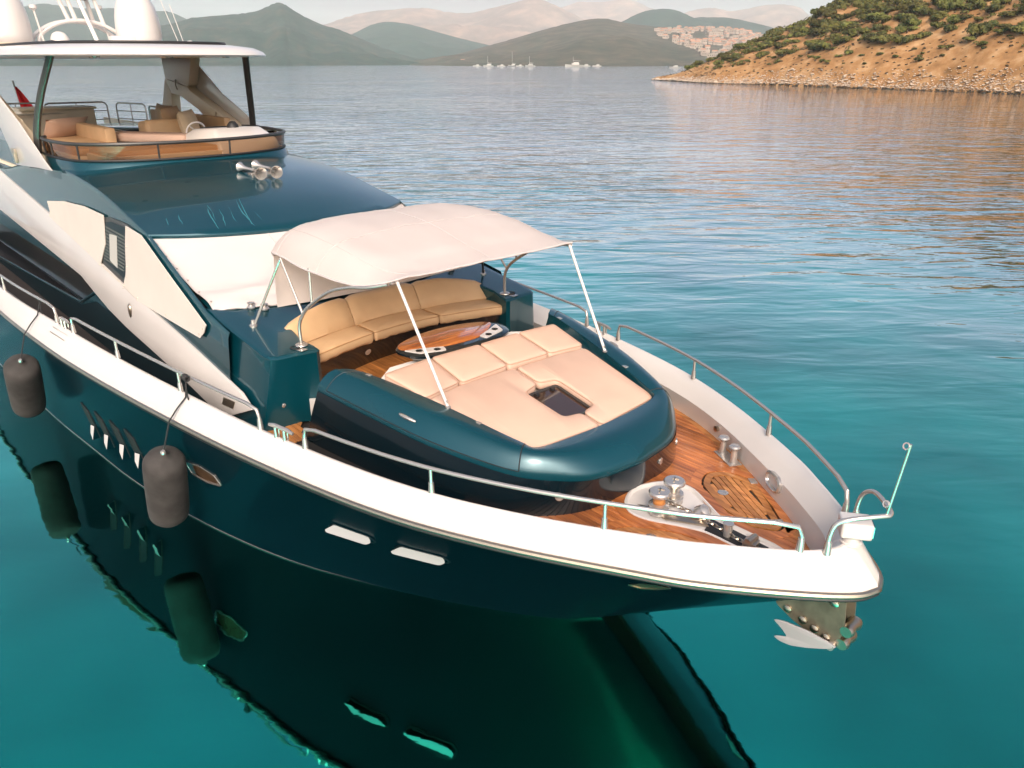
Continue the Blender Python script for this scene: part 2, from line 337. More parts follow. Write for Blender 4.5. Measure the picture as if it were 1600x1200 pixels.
# water
def water_mat():
    m = bpy.data.materials.new('sea_water'); m.use_nodes = True; N, L = nodes(m); p = N['Principled BSDF']
    p.inputs['Base Color'].default_value = (0.0, 0.235, 0.25, 1)
    p.inputs['Metallic'].default_value = 1.0; p.inputs['Roughness'].default_value = 0.035; p.inputs['IOR'].default_value = 1.33
    geo = N.new('ShaderNodeNewGeometry')
    def wave(scale, sx, detail, rot=0.0):
        mp = N.new('ShaderNodeMapping'); mp.vector_type = 'TEXTURE'; mp.inputs['Rotation'].default_value = (0, 0, rot); mp.inputs['Scale'].default_value = (1 / sx, 1, 1)
        L.new(geo.outputs['Position'], mp.inputs[0])
        nz = N.new('ShaderNodeTexNoise'); nz.inputs['Scale'].default_value = scale; nz.inputs['Detail'].default_value = detail; nz.inputs['Roughness'].default_value = 0.5
        nz.inputs['Distortion'].default_value = 0.4
        L.new(mp.outputs[0], nz.inputs['Vector']); return nz.outputs[0]
    def mulv(a, f):
        n = N.new('ShaderNodeMath'); n.operation = 'MULTIPLY'; L.new(a, n.inputs[0])
        if isinstance(f, float): n.inputs[1].default_value = f
        else: L.new(f, n.inputs[1])
        return n.outputs[0]
    def addv(a, b):
        n = N.new('ShaderNodeMath'); n.operation = 'ADD'; L.new(a, n.inputs[0]); L.new(b, n.inputs[1]); return n.outputs[0]
    # the breeze: calmer in the lee around the anchored yacht, ruffled further out (a function of place)
    sx = N.new('ShaderNodeSeparateXYZ'); L.new(geo.outputs['Position'], sx.inputs[0])
    dst = N.new('ShaderNodeVectorMath'); dst.operation = 'DISTANCE'; dst.inputs[1].default_value = (-3, -6, 0); L.new(geo.outputs['Position'], dst.inputs[0])
    mr = N.new('ShaderNodeMapRange'); mr.inputs[1].default_value = 8; mr.inputs[2].default_value = 36; mr.inputs[3].default_value = 0.12; mr.inputs[4].default_value = 2.5
    L.new(dst.outputs['Value'], mr.inputs[0])
    patch = N.new('ShaderNodeTexNoise'); patch.inputs['Scale'].default_value = 0.035; patch.inputs['Detail'].default_value = 3; L.new(geo.outputs['Position'], patch.inputs['Vector'])
    pm = N.new('ShaderNodeMapRange'); pm.inputs[1].default_value = 0.35; pm.inputs[2].default_value = 0.65; pm.inputs[3].default_value = 0.55; pm.inputs[4].default_value = 1.25; L.new(patch.outputs[0], pm.inputs[0])
    amp = mulv(mr.outputs[0], pm.outputs[0])
    h = addv(mulv(wave(0.36, 0.5, 2.0, 0.83), 0.10), mulv(wave(1.15, 0.33, 2.5, 0.86), 0.060))
    h = addv(h, mulv(wave(3.4, 0.45, 2.0, 0.78), 0.010))
    h = mulv(h, amp)
    h = addv(h, mulv(mulv(wave(9.0, 0.7, 2.0, 0.7), pm.outputs[0]), 0.00035))
    h = addv(h, mulv(wave(0.22, 1.0, 1.0, 0.3), 0.035))
    b = N.new('ShaderNodeBump'); b.inputs['Strength'].default_value = 1.0; b.inputs['Distance'].default_value = 1.0
    L.new(h, b.inputs['Height']); L.new(b.outputs[0], p.inputs['Normal'])
    p.inputs['Coat Weight'].default_value = 1.0; p.inputs['Coat IOR'].default_value = 1.33; p.inputs['Coat Roughness'].default_value = 0.03; L.new(b.outputs[0], p.inputs['Coat Normal'])
    # patches of paler and darker teal in the surface tint
    sp = N.new('ShaderNodeTexNoise'); sp.inputs['Scale'].default_value = 0.16; sp.inputs['Detail'].default_value = 3; L.new(geo.outputs['Position'], sp.inputs['Vector'])
    rc = N.new('ShaderNodeValToRGB'); rc.color_ramp.elements[0].position = 0.35; rc.color_ramp.elements[1].position = 0.65
    rc.color_ramp.elements[0].color = (0.0, 0.36, 0.275, 1); rc.color_ramp.elements[1].color = (0.0, 0.72, 0.53, 1)
    L.new(sp.outputs[0], rc.inputs[0]); L.new(rc.outputs[0], p.inputs['Base Color'])
    lw = N.new('ShaderNodeLayerWeight'); lw.inputs['Blend'].default_value = 0.5; L.new(b.outputs[0], lw.inputs['Normal'])
    fr_ = N.new('ShaderNodeMapRange'); fr_.interpolation_type = 'SMOOTHSTEP'; fr_.inputs[1].default_value = 0.63; fr_.inputs[2].default_value = 0.93; fr_.inputs[3].default_value = 0.0; fr_.inputs[4].default_value = 0.95
    L.new(lw.outputs['Facing'], fr_.inputs[0])
    gl_ = N.new('ShaderNodeBsdfGlossy'); gl_.inputs['Color'].default_value = (0.97, 0.94, 0.93, 1); gl_.inputs['Roughness'].default_value = 0.04; L.new(b.outputs[0], gl_.inputs['Normal'])
    mx = N.new('ShaderNodeMixShader'); L.new(fr_.outputs[0], mx.inputs[0]); L.new(p.outputs[0], mx.inputs[1]); L.new(gl_.outputs[0], mx.inputs[2])
    L.new(mx.outputs[0], [n_ for n_ in N if n_.type == 'OUTPUT_MATERIAL'][0].inputs['Surface'])
    return m
M['water'] = water_mat()
mb = MB(); mb.add([(-9000, -9000, 0), (9000, -9000, 0), (9000, 9000, 0), (-9000, 9000, 0)], [(0, 1, 2, 3)])
tag(mb.obj('water', M['water']), kind='structure')
mb = MB(); pass

# headland
SH = [Vector(p) for p in ((-179.3, 226.5), (-140.9, 202.8), (-117, 198.2), (-94.4, 189.3), (-69.3, 182.9), (-48.2, 174.2), (0, 150), (60, 110), (110, 60))]
ACC = [0]
for a, b in zip(SH, SH[1:]): ACC.append(ACC[-1] + (b - a).length)
NIN = Vector((0.0, 1.0))
def shore(s):
    for i in range(len(SH) - 1):
        if s <= ACC[i + 1] or i == len(SH) - 2:
            u = (s - ACC[i]) / (ACC[i + 1] - ACC[i]); return SH[i].lerp(SH[i + 1], u)
def hland(s, t):
    if t < 0: return t * 0.5
    Rg = 36 * (1 - math.exp(-s / 42)) + 0.28 * s
    n = noise.fractal(Vector((s * 0.045, t * 0.045, 1.7)), 0.9, 2.0, 5)
    bank = 1.1 * min(1, t / 3.5)
    h = bank + Rg * (1 - math.exp(-t / 80)) + n * min(2.2, 0.25 + t * 0.08) * min(1, s / 30)
    if t > 150: h *= max(0, 1 - (t - 150) / 60)
    return h
def landpt(s, t):
    p = shore(s) + NIN * t + Vector((0.93, -0.37)) * (1.3 * noise.noise(Vector((s * 0.2, 0, 0))))
    p += NIN * (0.9 * noise.noise(Vector((s * 0.35, 4, 0))))
    return Vector((p.x, p.y, hland(s, t)))
ts = [-2, 0, 0.6, 1.3, 2.2, 3.5, 5, 7] + [9 + 2.5 * i for i in range(44)] + [125, 140, 155, 170, 185, 200, 212]
ss = [i * 1.6 for i in range(205)]
mb = MB(); mb.loft([[landpt(s, t) for t in ts] for s in ss], False, False)
tag(mb.obj('headland', M['dry'], None, (-60, 200, 0), 80), kind='structure')
# shore stones: real lumps, joined (nobody could count them)
M['stone'] = mat('pale_shore_stone', (0.50, 0.40, 0.31), 0.9, 0, 0, 0.35, 0.9, 0.3, 3)
M['wetstone'] = mat('wet_stone', (0.05, 0.04, 0.03), 0.5, 0, 0, 0.3, 2)
def stone_faces(mb, c, r, mi=0):
    vs = []
    for dx, dy, dz in ((1, 0, 0), (-1, 0, 0), (0, 1, 0), (0, -1, 0), (0.2, 0.1, 1), (-.1, .2, -0.6), (.65, .6, .45), (-.6, -.6, .5), (.6, -.65, .4), (-.65, .6, .4)):
        vs.append((c.x + dx * r[0] * rnd.uniform(.75, 1.2), c.y + dy * r[1] * rnd.uniform(.75, 1.2), c.z + dz * r[2] * rnd.uniform(.75, 1.2)))
    mb.add(vs, [(0, 6, 4), (6, 2, 4), (2, 9, 4), (9, 1, 4), (1, 7, 4), (7, 3, 4), (3, 8, 4), (8, 0, 4), (0, 5, 6), (6, 5, 2), (2, 5, 9), (9, 5, 1), (1, 5, 7), (7, 5, 3), (3, 5, 8), (8, 5, 0)], mi)
mb = MB()
for i in range(9000):
    s = rnd.uniform(0, 200) if i % 3 else rnd.uniform(0, 330); t = rnd.uniform(-0.3, 0.5 + 2.9 * rnd.random() ** 1.2 * (0.35 + min(1, s / 80)))
    r = rnd.uniform(0.10, 0.26) if rnd.random() < 0.93 else rnd.uniform(0.26, 0.5)
    p = landpt(s, t); p.z += r * 0.15
    stone_faces(mb, p, (r * rnd.uniform(.8, 1.4), r * rnd.uniform(.8, 1.3), r * rnd.uniform(.5, .85)), 1 if t < 0.25 else 0)
tag(mb.obj('shore_stones', [M['stone'], M['wetstone']], None, (-60, 200, 0), 20), 'band of pale stones along the foot of the headland', None, None, 'stuff')

# small dead tufts and dark cushions of scrub, too many to count
M['tuft'] = mat('dead_scrub', (0.07, 0.045, 0.02), 0.95, 0, 0, 0.4, 0.5)
mb = MB()
for i in range(1500):
    s = rnd.uniform(5, 160); t = rnd.uniform(2.5, 40); p = landpt(s, t); r = rnd.uniform(.12, .38)
    stone_faces(mb, p, (r * 1.3, r * 1.3, r * .8))
tag(mb.obj('dry_tufts', M['tuft'], None, (-60, 200, 0), 20), 'low dead tufts scattered over the dry headland slope', None, None, 'stuff')
# bushes
def leaf_mat(name, a, b):
    m = bpy.data.materials.new(name); m.use_nodes = True; N, L = nodes(m); p = N['Principled BSDF']
    p.inputs['Roughness'].default_value = 0.7; p.inputs['Specular IOR Level'].default_value = 0.2
    tc = N.new('ShaderNodeTexCoord'); nz = N.new('ShaderNodeTexNoise'); nz.inputs['Scale'].default_value = 1.3; nz.inputs['Detail'].default_value = 3
    L.new(tc.outputs['Object'], nz.inputs['Vector']); oi = N.new('ShaderNodeObjectInfo')
    c = N.new('ShaderNodeValToRGB'); c.color_ramp.elements[0].position = 0.35; c.color_ramp.elements[1].position = 0.65
    c.color_ramp.elements[0].color = (*a, 1); c.color_ramp.elements[1].color = (*b, 1); L.new(nz.outputs[0], c.inputs[0])
    hs = N.new('ShaderNodeHueSaturation'); mr = N.new('ShaderNodeMapRange'); mr.inputs[3].default_value = 0.47; mr.inputs[4].default_value = 0.52
    L.new(oi.outputs['Random'], mr.inputs[0]); L.new(mr.outputs[0], hs.inputs['Hue'])
    mv = N.new('ShaderNodeMapRange'); mv.inputs[3].default_value = 0.6; mv.inputs[4].default_value = 1.35; L.new(oi.outputs['Random'], mv.inputs[0]); L.new(mv.outputs[0], hs.inputs['Value'])
    L.new(c.outputs[0], hs.inputs['Color']); L.new(hs.outputs[0], p.inputs['Base Color'])
    return m
M['leaf'] = leaf_mat('olive_leaf', (0.038, 0.046, 0.013), (0.15, 0.145, 0.036))
M['bark'] = mat('grey_bark', (0.08, 0.055, 0.035), 0.9)
def bush_mesh(seed, flat, nl=5, nf=520):
    r = random.Random(seed); mb = MB()
    lumps = [(Vector((r.uniform(-.65, .65), r.uniform(-.65, .65), r.uniform(.35, .7) * flat)), r.uniform(.38, .62)) for _ in range(nl)]
    for i in range(nf):
        c, rad = lumps[i % nl]
        d = Vector((r.gauss(0, 1), r.gauss(0, 1), r.gauss(0, 1))).normalized(); d.z *= 0.75 * flat
        k = r.uniform(0.7, 1.06); p = c + d * rad * k
        if p.z < 0.02: p.z = abs(p.z) * 0.4
        s = r.uniform(.06, .13); n = (d + Vector((r.uniform(-.7, .7), r.uniform(-.7, .7), r.uniform(-.3, .8)))).normalized()
        u = n.orthogonal().normalized(); q = n.cross(u); a = r.uniform(0, 6.3); u, q = u * math.cos(a) + q * math.sin(a), q * math.cos(a) - u * math.sin(a)
        mb.add([p - u * s, p + q * s * .8, p + u * s * 1.1, p - q * s * .7 + n * s * .3], [(0, 1, 2, 3)])
    for c, rad in lumps:        # dense heart of each clump
        k = rad * 0.72; vs = []
        for j in range(5):
            th = math.pi * (j + .5) / 5
            for i in range(7):
                ph = 2 * math.pi * i / 7; f = r.uniform(.85, 1.1)
                vs.append((c.x + k * f * math.sin(th) * math.cos(ph), c.y + k * f * math.sin(th) * math.sin(ph), max(0.0, c.z + k * f * .8 * flat * math.cos(th))))
        mb.add(vs, [(j * 7 + i, j * 7 + (i + 1) % 7, (j + 1) * 7 + (i + 1) % 7, (j + 1) * 7 + i) for j in range(4) for i in range(7)])
    return mb
bush_protos = []
for i in range(6):
    crown = bush_mesh(20 + i, (1.0, .8, .65, 1.15, .75, .9)[i], 4 + i % 4)
    t = MB()
    for k in range(3): t.tube([(0.05 * k - .05, 0, -.25), (0.12 * (k - 1), .06 * k, .15), (0.3 * (k - 1), .15 * (k - 1), .5)], [.05, .04, .02], 5)
    o = crown.obj('crown', M['leaf'], None, (0, 0, 0), 20); tr = t.obj('trunk', M['bark'], None, (0, 0, 0))
    bush_protos.append((o.data, tr.data)); bpy.data.objects.remove(o); bpy.data.objects.remove(tr)
cands = []
def clump(s, t): return noise.noise(Vector((s * 0.055, t * 0.075, 8.1)))
tries = 0
placed = []
while len(placed) < 290 and tries < 20000:
    tries += 1
    s = rnd.uniform(8, 152); t = 5.5 + 34 * rnd.random() ** 1.2
    dens = (0.22 + 0.78 * min(1, max(0, (t - 6) / 5))) * (0.35 + 0.65 * min(1, s / 110))
    if rnd.random() > dens * (1 if clump(s, t) > -0.33 else 0.08): continue
    big = (rnd.uniform(1.3, 2.7) if t > 11 else rnd.uniform(0.5, 1.1)) * (.75 if s < 60 else 1)
    if any((s - a) ** 2 + (t - b) ** 2 < (0.36 * (big + c)) ** 2 for a, b, c in placed): continue
    placed.append((s, t, big))
for i, (s, t, big) in enumerate(placed):
    p = landpt(s, t); k = rnd.randrange(6)
    zone = 0 if t < 16 else (2 if s < 75 else 1)
    zone = 0 if t < 12 else (2 if s < 75 else 1)
    lab = ('low dark shrub at the bottom edge of the scrub above the pale shore stones', 'rounded olive bush crowded among others high on the dry headland slope', 'dark bush standing on the thin slope near the headland point')[zone]
    b = thing('bush', lab, 'bush', (p.x, p.y, p.z - 0.05), ('shrubs near the headland shore', 'bushes covering the headland', 'bushes near the headland point')[zone])
    b.rotation_euler = (0, 0, rnd.uniform(0, 6.28)); b.scale = (big * rnd.uniform(.9, 1.3), big * rnd.uniform(.9, 1.3), big * rnd.uniform(.75, 1.1))
    for nm, me in (('crown', bush_protos[k][0]), ('trunk', bush_protos[k][1])):
        c = bpy.data.objects.new(nm, me); COL.objects.link(c); c.parent = b

# the scrub beyond the 300 bushes that show largest: higher on the hill and in the gaps
mb = MB()
for i in range(3600):
    s = rnd.uniform(4, 240); t = rnd.uniform(8, 130)
    if (clump(s, t) < -0.25 and t < 36) or (t < 40 and s < 152 and (rnd.random() < .55 or clump(s, t) < -.05)): continue
    if s < 40 and t < 14: continue
    p = landpt(s, t); k = rnd.uniform(.8, 2.0) * (1.35 if t > 30 else .7); rr_ = random.Random(i)
    for q in range(46):
        d = Vector((rr_.gauss(0, 1), rr_.gauss(0, 1), rr_.gauss(0, 1))).normalized(); d.z = abs(d.z) * .8
        c = p + d * k * rr_.uniform(.55, 1.05) + Vector((0, 0, .1)); u = d.orthogonal().normalized(); w2 = d.cross(u); e = k * rr_.uniform(.16, .30)
        a = rr_.uniform(0, 6.3); u, w2 = u * math.cos(a) + w2 * math.sin(a), w2 * math.cos(a) - u * math.sin(a)
        mb.add([c - u * e, c + w2 * e * .8, c + u * e, c - w2 * e * .7 + d * e * .4], [(0, 1, 2, 3)])
tag(mb.obj('scrub_thicket', M['leaf'], None, (-60, 200, 0), 20), 'dense olive scrub filling the upper headland between the bushes', None, None, 'stuff')
# town on the far hill, villages on the far shore
def house_mesh(i):
    mb = MB(); w_, d_, h_ = ((10, 8, 6), (13, 9, 5), (9, 9, 8), (16, 9, 6))[i]
    mb.box((0, 0, h_ / 2 - 2), (w_, d_, h_ + 4))
    if i % 2 == 0: mb.add([(-w_ / 2 - .4, -d_ / 2 - .4, h_), (w_ / 2 + .4, -d_ / 2 - .4, h_), (w_ / 2 + .4, d_ / 2 + .4, h_), (-w_ / 2 - .4, d_ / 2 + .4, h_), (-w_ / 2, 0, h_ + 2.4), (w_ / 2, 0, h_ + 2.4)], [(0, 1, 5, 4), (2, 3, 4, 5), (0, 4, 3), (1, 2, 5), (0, 3, 2, 1)], 1)
    else: mb.box((0, 0, h_ + .3), (w_ + .5, d_ + .5, .6), mi=0)
    for k in range(3): mb.box((-w_ / 2 + w_ * (k + .5) / 3, -d_ / 2, h_ * .55), (1.5, .3, 1.7), mi=2)
    for k in range(2): mb.box((w_ / 2, -d_ / 4 + d_ * k / 2, h_ * .55), (.3, 1.5, 1.7), mi=2)
    o = mb.obj('house', [M['housewall'], M['roof'], M['glassdark']], None, (0, 0, 0), 20); me = o.data; bpy.data.objects.remove(o); return me
M['housewall'] = mat('pale_house_wall', (0.31, 0.245, 0.20), 0.9); M['boatwhite'] = mat('far_boat_white', (0.42, 0.40, 0.38), 0.6); M['roof'] = mat('terracotta_roof', (0.36, 0.17, 0.10), 0.9)
HM = [house_mesh(i) for i in range(4)]
def put_house(p, lab, grp, sc):
    o = bpy.data.objects.new('house', HM[rnd.randrange(4)]); COL.objects.link(o); o.location = p; o.rotation_euler = (0, 0, rnd.choice((0.2, 0.5, -0.4, 0.8)) + rnd.uniform(-.15, .15)); o.scale = (sc,) * 3
    tag(o, lab, 'house', grp)
grid, rows = hills_surf['hill6']
n = len(grid); cnt = 0; tr = 0; hp = []
while cnt < 282 and tr < 9000:
    tr += 1
    u = rnd.uniform(0.60, 0.88); v = rnd.uniform(0.22, 0.97)
    if v < 0.90 - (u - 0.60) / 0.11 * 0.62 or v < .2: continue
    if noise.noise(Vector((u * 16, v * 6, 2.2))) < -0.22: continue
    x = u * (n - 1); i = int(x); fx = x - i; y = v * rows; j = int(y); fy = y - j
    p = (grid[i][j] * (1 - fx) + grid[min(n - 1, i + 1)][j] * fx) * (1 - fy) + (grid[i][j + 1] * (1 - fx) + grid[min(n - 1, i + 1)][j + 1] * fx) * fy
    if any((p - q).length < 11 for q in hp): continue
    hp.append(p); put_house(p + Vector((0, 0, 1.0)), 'tiny pale house in the town spread over the far brown hillside', 'houses of the far hillside town', rnd.uniform(.6, 1.05)); cnt += 1
for k in range(16):
    a = (k + rnd.random()) / 16; D = 1712 + rnd.uniform(0, 25); th = math.atan2(1, 0)
    az = R(153.2 - 7.2 * a) if k < 10 else R(141.0 - 2.8 * rnd.random())
    put_house(Vector((CX + D * math.cos(az), CY + D * math.sin(az), 2 + rnd.uniform(0, 5))), 'small house in the waterside village under the dark peaked hill' if k < 10 else 'small house by the water between the two far hills', 'houses of the waterside village' if k < 10 else 'houses between the far hills', rnd.uniform(.6, .9))
# boats far across the bay
def far_boat(az, D, L_, mast, lab):
    mb = MB(); r = []
    for x, w_, z in ((-.5, .12, .9), (-.3, .15, .9), (.1, .15, 1.0), (.35, .09, 1.15), (.5, .005, 1.3)):
        x *= L_; w_ *= L_; z *= L_ * .09
        r.append([(x, -w_, z), (x, w_, z), (x, w_ * .6, -.3), (x, -w_ * .6, -.3)])
    mb.loft(r); mb.box((-.08 * L_, 0, L_ * .13), (L_ * .4, L_ * .18, L_ * .09)); mb.box((-.12 * L_, 0, L_ * .195), (L_ * .26, L_ * .16, L_ * .05))
    if mast:
        mb.tube([(.05 * L_, 0, L_ * .1), (.05 * L_, 0, L_ * mast)], .16, 6); mb.tube([(.05 * L_, 0, L_ * .3), (-.35 * L_, 0, L_ * .28)], .2, 6)
    p = Vector((CX + D * math.cos(az), CY + D * math.sin(az), 0))
    o = mb.obj('boat', M['boatwhite'], None, (0, 0, 0)); o.location = p; o.rotation_euler = (0, 0, az + rnd.uniform(.9, 1.9))
    tag(o, lab, 'boat', 'boats at anchor across the bay')
for px, D, L_, mast, lab in ((745, 1250, 12, 0, 'dark small motorboat leftmost of the boats across the bay'), (763, 1230, 16, .9, 'white sailing boat with a tall mast left of the others across the bay'), (783, 1230, 12, 0, 'small white motorboat below the brown far hill'),
                             (801, 1300, 14, 1.5, 'far sailing yacht with the tallest bare mast'), (812, 1240, 11, 0, 'tiny white boat just right of the tallest mast'), (828, 1200, 17, .8, 'far white yacht with a short mast near mid bay'),
                             (897, 1200, 26, .5, 'largest white motor yacht at anchor across the bay'), (915, 1220, 14, 0, 'white boat beside the largest far motor yacht'), (933, 1230, 13, 0, 'small white boat right of the largest far motor yacht'), (1055, 900, 12, 0, 'white motorboat just off the tip of the headland')):
    far_boat(R(137.5) - math.atan((px - 800) / 1301), D, L_, mast, lab)

# ------------------------------------------------------------------ the yacht
Y = thing('yacht', 'large dark teal motor yacht with white bulwark and teak foredeck', 'yacht', (-14, 0, 0))
# matched stations from the bow: rub rail, bulwark ridge, inner crease, deck edge, waterline (x, half breadth)
ST = [((-.03, 0), (-.30, 0), (-.52, 0), (-.58, 0), (-2.78, 0)), ((-.12, .2), (-.34, .17), (-.53, .12), (-.59, .10), (-2.88, .12)),
      ((-.45, .52), (-.52, .41), (-.64, .29), (-.68, .26), (-3.06, .35)), ((-.99, .95), (-.95, .77), (-1.0, .58), (-1.02, .57), (-3.4, .62)),
      ((-1.42, 1.22), (-1.38, 1.08), (-1.42, .87), (-1.44, .88), (-3.7, .82)), ((-2.52, 1.82), (-2.47, 1.70), (-2.47, 1.50), (-2.47, 1.54), (-4.3, 1.2)),
      ((-3.69, 2.29), (-3.62, 2.16), (-3.5, 1.91), (-3.5, 1.95), (-5.0, 1.58)), ((-5.35, 2.68), (-5.3, 2.54), (-5.3, 2.31), (-5.3, 2.36), (-6.2, 2.12)),
      ((-7.16, 2.98), (-7.1, 2.80), (-7.1, 2.58), (-7.1, 2.62), (-7.7, 2.55)), ((-9.2, 3.24), (-9.1, 3.02), (-9.1, 2.82), (-9.1, 2.84), (-9.4, 2.85)),
      ((-10.9, 3.38), (-10.8, 3.16), (-10.8, 2.97), (-10.8, 2.98), (-11, 3.0)), ((-13.4, 3.48), (-13.4, 3.34), (-13.4, 3.14), (-13.4, 3.14), (-13.4, 3.17)),
      ((-18, 3.52), (-18, 3.40), (-18, 3.2), (-18, 3.2), (-18, 3.3)), ((-26, 3.42), (-26, 3.30), (-26, 3.1), (-26, 3.1), (-26, 3.25)), ((-29, 3.35), (-29, 3.23), (-29, 3.0), (-29, 3.0), (-29, 3.2))]
def curve(i, z): return cr([(s[i][0], s[i][1], z) for s in ST], 6)
ZR, ZD = 1.95, 1.80
RUB, RID, CRE, DEK, WL = curve(0, ZR), curve(1, 2.25), curve(2, 2.05), curve(3, ZD), curve(4, 0.0)
NS = len(RUB)
def side2(f):     # port stations reversed + starboard: one list from stern port round the bow to stern starboard
    a = [f(k, 1) for k in range(NS - 1, 0, -1)]; b = [f(k, -1) for k in range(NS)]
    return a + b
def hull_sec(k, sg):
    r, wl = RUB[k], WL[k]; out = []
    bowf = max(0, 1 - k / 48)
    for v in (0, .02, .15, .3, .45, .6, .75, .88, 1.0):
        e = v ** (1 + .35 * bowf)
        x = wl.x + (r.x - wl.x) * v; y = wl.y + (r.y - wl.y) * e
        out.append(Vector((x, sg * y, ZR * v)))
    d = Vector((wl.x - .35 * bowf, sg * max(0, wl.y - .35), -.8))
    return [d] + out
mb = MB(); mb.loft(side2(hull_sec), False, False)
hull = mb.obj('hull', M['hull'], Y, smooth=60)
mb = MB(); mb.tube([p + Vector((0, 0, .012)) for p in side2(lambda k, s: Vector((WL[k].x, s * (WL[k].y + .001), 0)))], .005, 5)
mb.obj('waterline_stripe', M['galv'], hull)
def bul_sec(k, sg):
    a, b, c, d = RUB[k], RID[k], CRE[k], DEK[k]
    def L2(p, q, t, z): v = p.lerp(q, t); return Vector((v.x, sg * v.y, z))
    return [L2(a, b, -.10, 1.93), L2(a, b, -.02, 2.0), L2(a, b, .30, 2.09), L2(a, b, .62, 2.175), L2(a, b, .86, 2.232), L2(a, b, 1, 2.25), L2(b, c, .10, 2.25), L2(b, c, .22, 2.235), L2(b, c, .6, 2.145), L2(b, c, 1, 2.05), L2(c, d, .5, 1.92), L2(c, d, 1, ZD), L2(d, d, 1, 1.34 if d.x < -6.7 else ZD - .02)]
mb = MB(); mb.loft(side2(bul_sec), False, False)
mb.obj('bulwark', M['white'], Y, smooth=24)
def off(k, s, d, z):
    a, b = RUB[max(0, k - 1)], RUB[min(NS - 1, k + 1)]; t = (b - a).normalized(); n = Vector((t.y, -t.x, 0))
    n = Vector((-t.y, t.x, 0)) if Vector((-t.y, t.x, 0)).y > 0 or k == 0 and False else n
    if k == 0: n = Vector((1, 0, 0))
    if n.x < -0.01 and k < 20: n = -n
    p = RUB[k] + n * d; return Vector((p.x, s * p.y, z))
mb = MB(); mb.tube(side2(lambda k, s: off(k, s, .018, 1.955)), .028, 8)
rr = mb.obj('rub_rail', M['bronze'], Y)
mb = MB(); mb.tube(side2(lambda k, s: off(k, s, .012, 1.915)), .022, 6); mb.obj('rubber_strip', M['rubber'], rr)

# ---- foredeck
deck_poly = side2(lambda k, s: Vector((DEK[k].x, s * DEK[k].y, 1.792)))
deck_poly = [p for p in deck_poly if p.x > -6.8]
mb = MB(); mb.prism(deck_poly, (0, 0, -.04)); deck = mb.obj('deck', M['caulk'], Y)
def hw_at(x):
    for a, b in zip(DEK, DEK[1:]):
        if b.x <= x <= a.x: t = (x - a.x) / (b.x - a.x); return a.y + (b.y - a.y) * t
    return 0
def x_front(y):
    y = abs(y)
    for a, b in zip(DEK, DEK[1:]):
        if a.y <= y <= b.y: t = (y - a.y) / max(1e-6, (b.y - a.y)); return a.x + (b.x - a.x) * t
    return -6
PIT = [(-2.46, -.06), (-2.44, .14), (-2.34, .33), (-2.2, .42), (-2.03, .42), (-1.8, .31), (-1.55, .18), (-1.38, .15), (-.84, .13), (-.84, -.13), (-1.38, -.15), (-1.55, -.17), (-1.78, -.27), (-2.0, -.38), (-2.2, -.40), (-2.36, -.28)]
def pit_hw(x):
    top = [p for p in PIT if p[1] > 0]; top = sorted(top)
    for a, b in zip(top, top[1:]):
        if a[0] <= x <= b[0]: t = (x - a[0]) / (b[0] - a[0]); return a[1] + (b[1] - a[1]) * t
    return 0
HATCH = [(-2.06, .57), (-2.16, .80), (-2.06, .98), (-1.76, 1.04), (-1.42, .79), (-1.06, .47), (-1.07, .36), (-1.30, .235), (-1.7, .34)]
pw = .066; g = .006
def inhatch(x, y):
    y = abs(y); c = False; n = len(HATCH)
    for i in range(n):
        x1, y1 = HATCH[i]; x2, y2 = HATCH[i - 1]
        if (y1 > y) != (y2 > y) and x < (x2 - x1) * (y - y1) / (y2 - y1) + x1: c = not c
    return c
def plank(y0, y1, xa0, xa1, xb0, xb1, parent, m, z0=1.795, z1=1.815):
    mb = MB(); mb.prism([(xa0, y0, z0), (xb0, y0, z0), (xb1, y1, z0), (xa1, y1, z0)], (0, 0, z1 - z0)); return mb.obj('plank', m, parent, bevel=.002, seg=1)
yy = -1.94
BOXX = -3.3
while yy < 1.94:
    y0, y1 = yy + g / 2, yy + pw - g / 2
    # intervals along x free of pit and hatch at this strip
    xe0, xe1 = x_front(y0) - .05, x_front(y1) - .05
    xs = [-3.4 + .02 * i for i in range(150)]
    ym = (y0 + y1) / 2
    free = []; cur = None
    for x in xs:
        ok = x < min(xe0, xe1) and not (abs(ym) < pit_hw(x) + .035 and x > -2.5) and not inhatch(x, ym)
        if ok and cur is None: cur = x
        if not ok and cur is not None: free.append((cur, x - .02)); cur = None
    if cur is not None: free.append((cur, xs[-1]))
    for a, b in free:
        if b - a < .08: continue
        if b > min(xe0, xe1) - .05: plank(y0, y1, a, a, xe0, xe1, deck, M['teak'])
        else: plank(y0, y1, a, a, b, b, deck, M['teak'])
    yy += pw
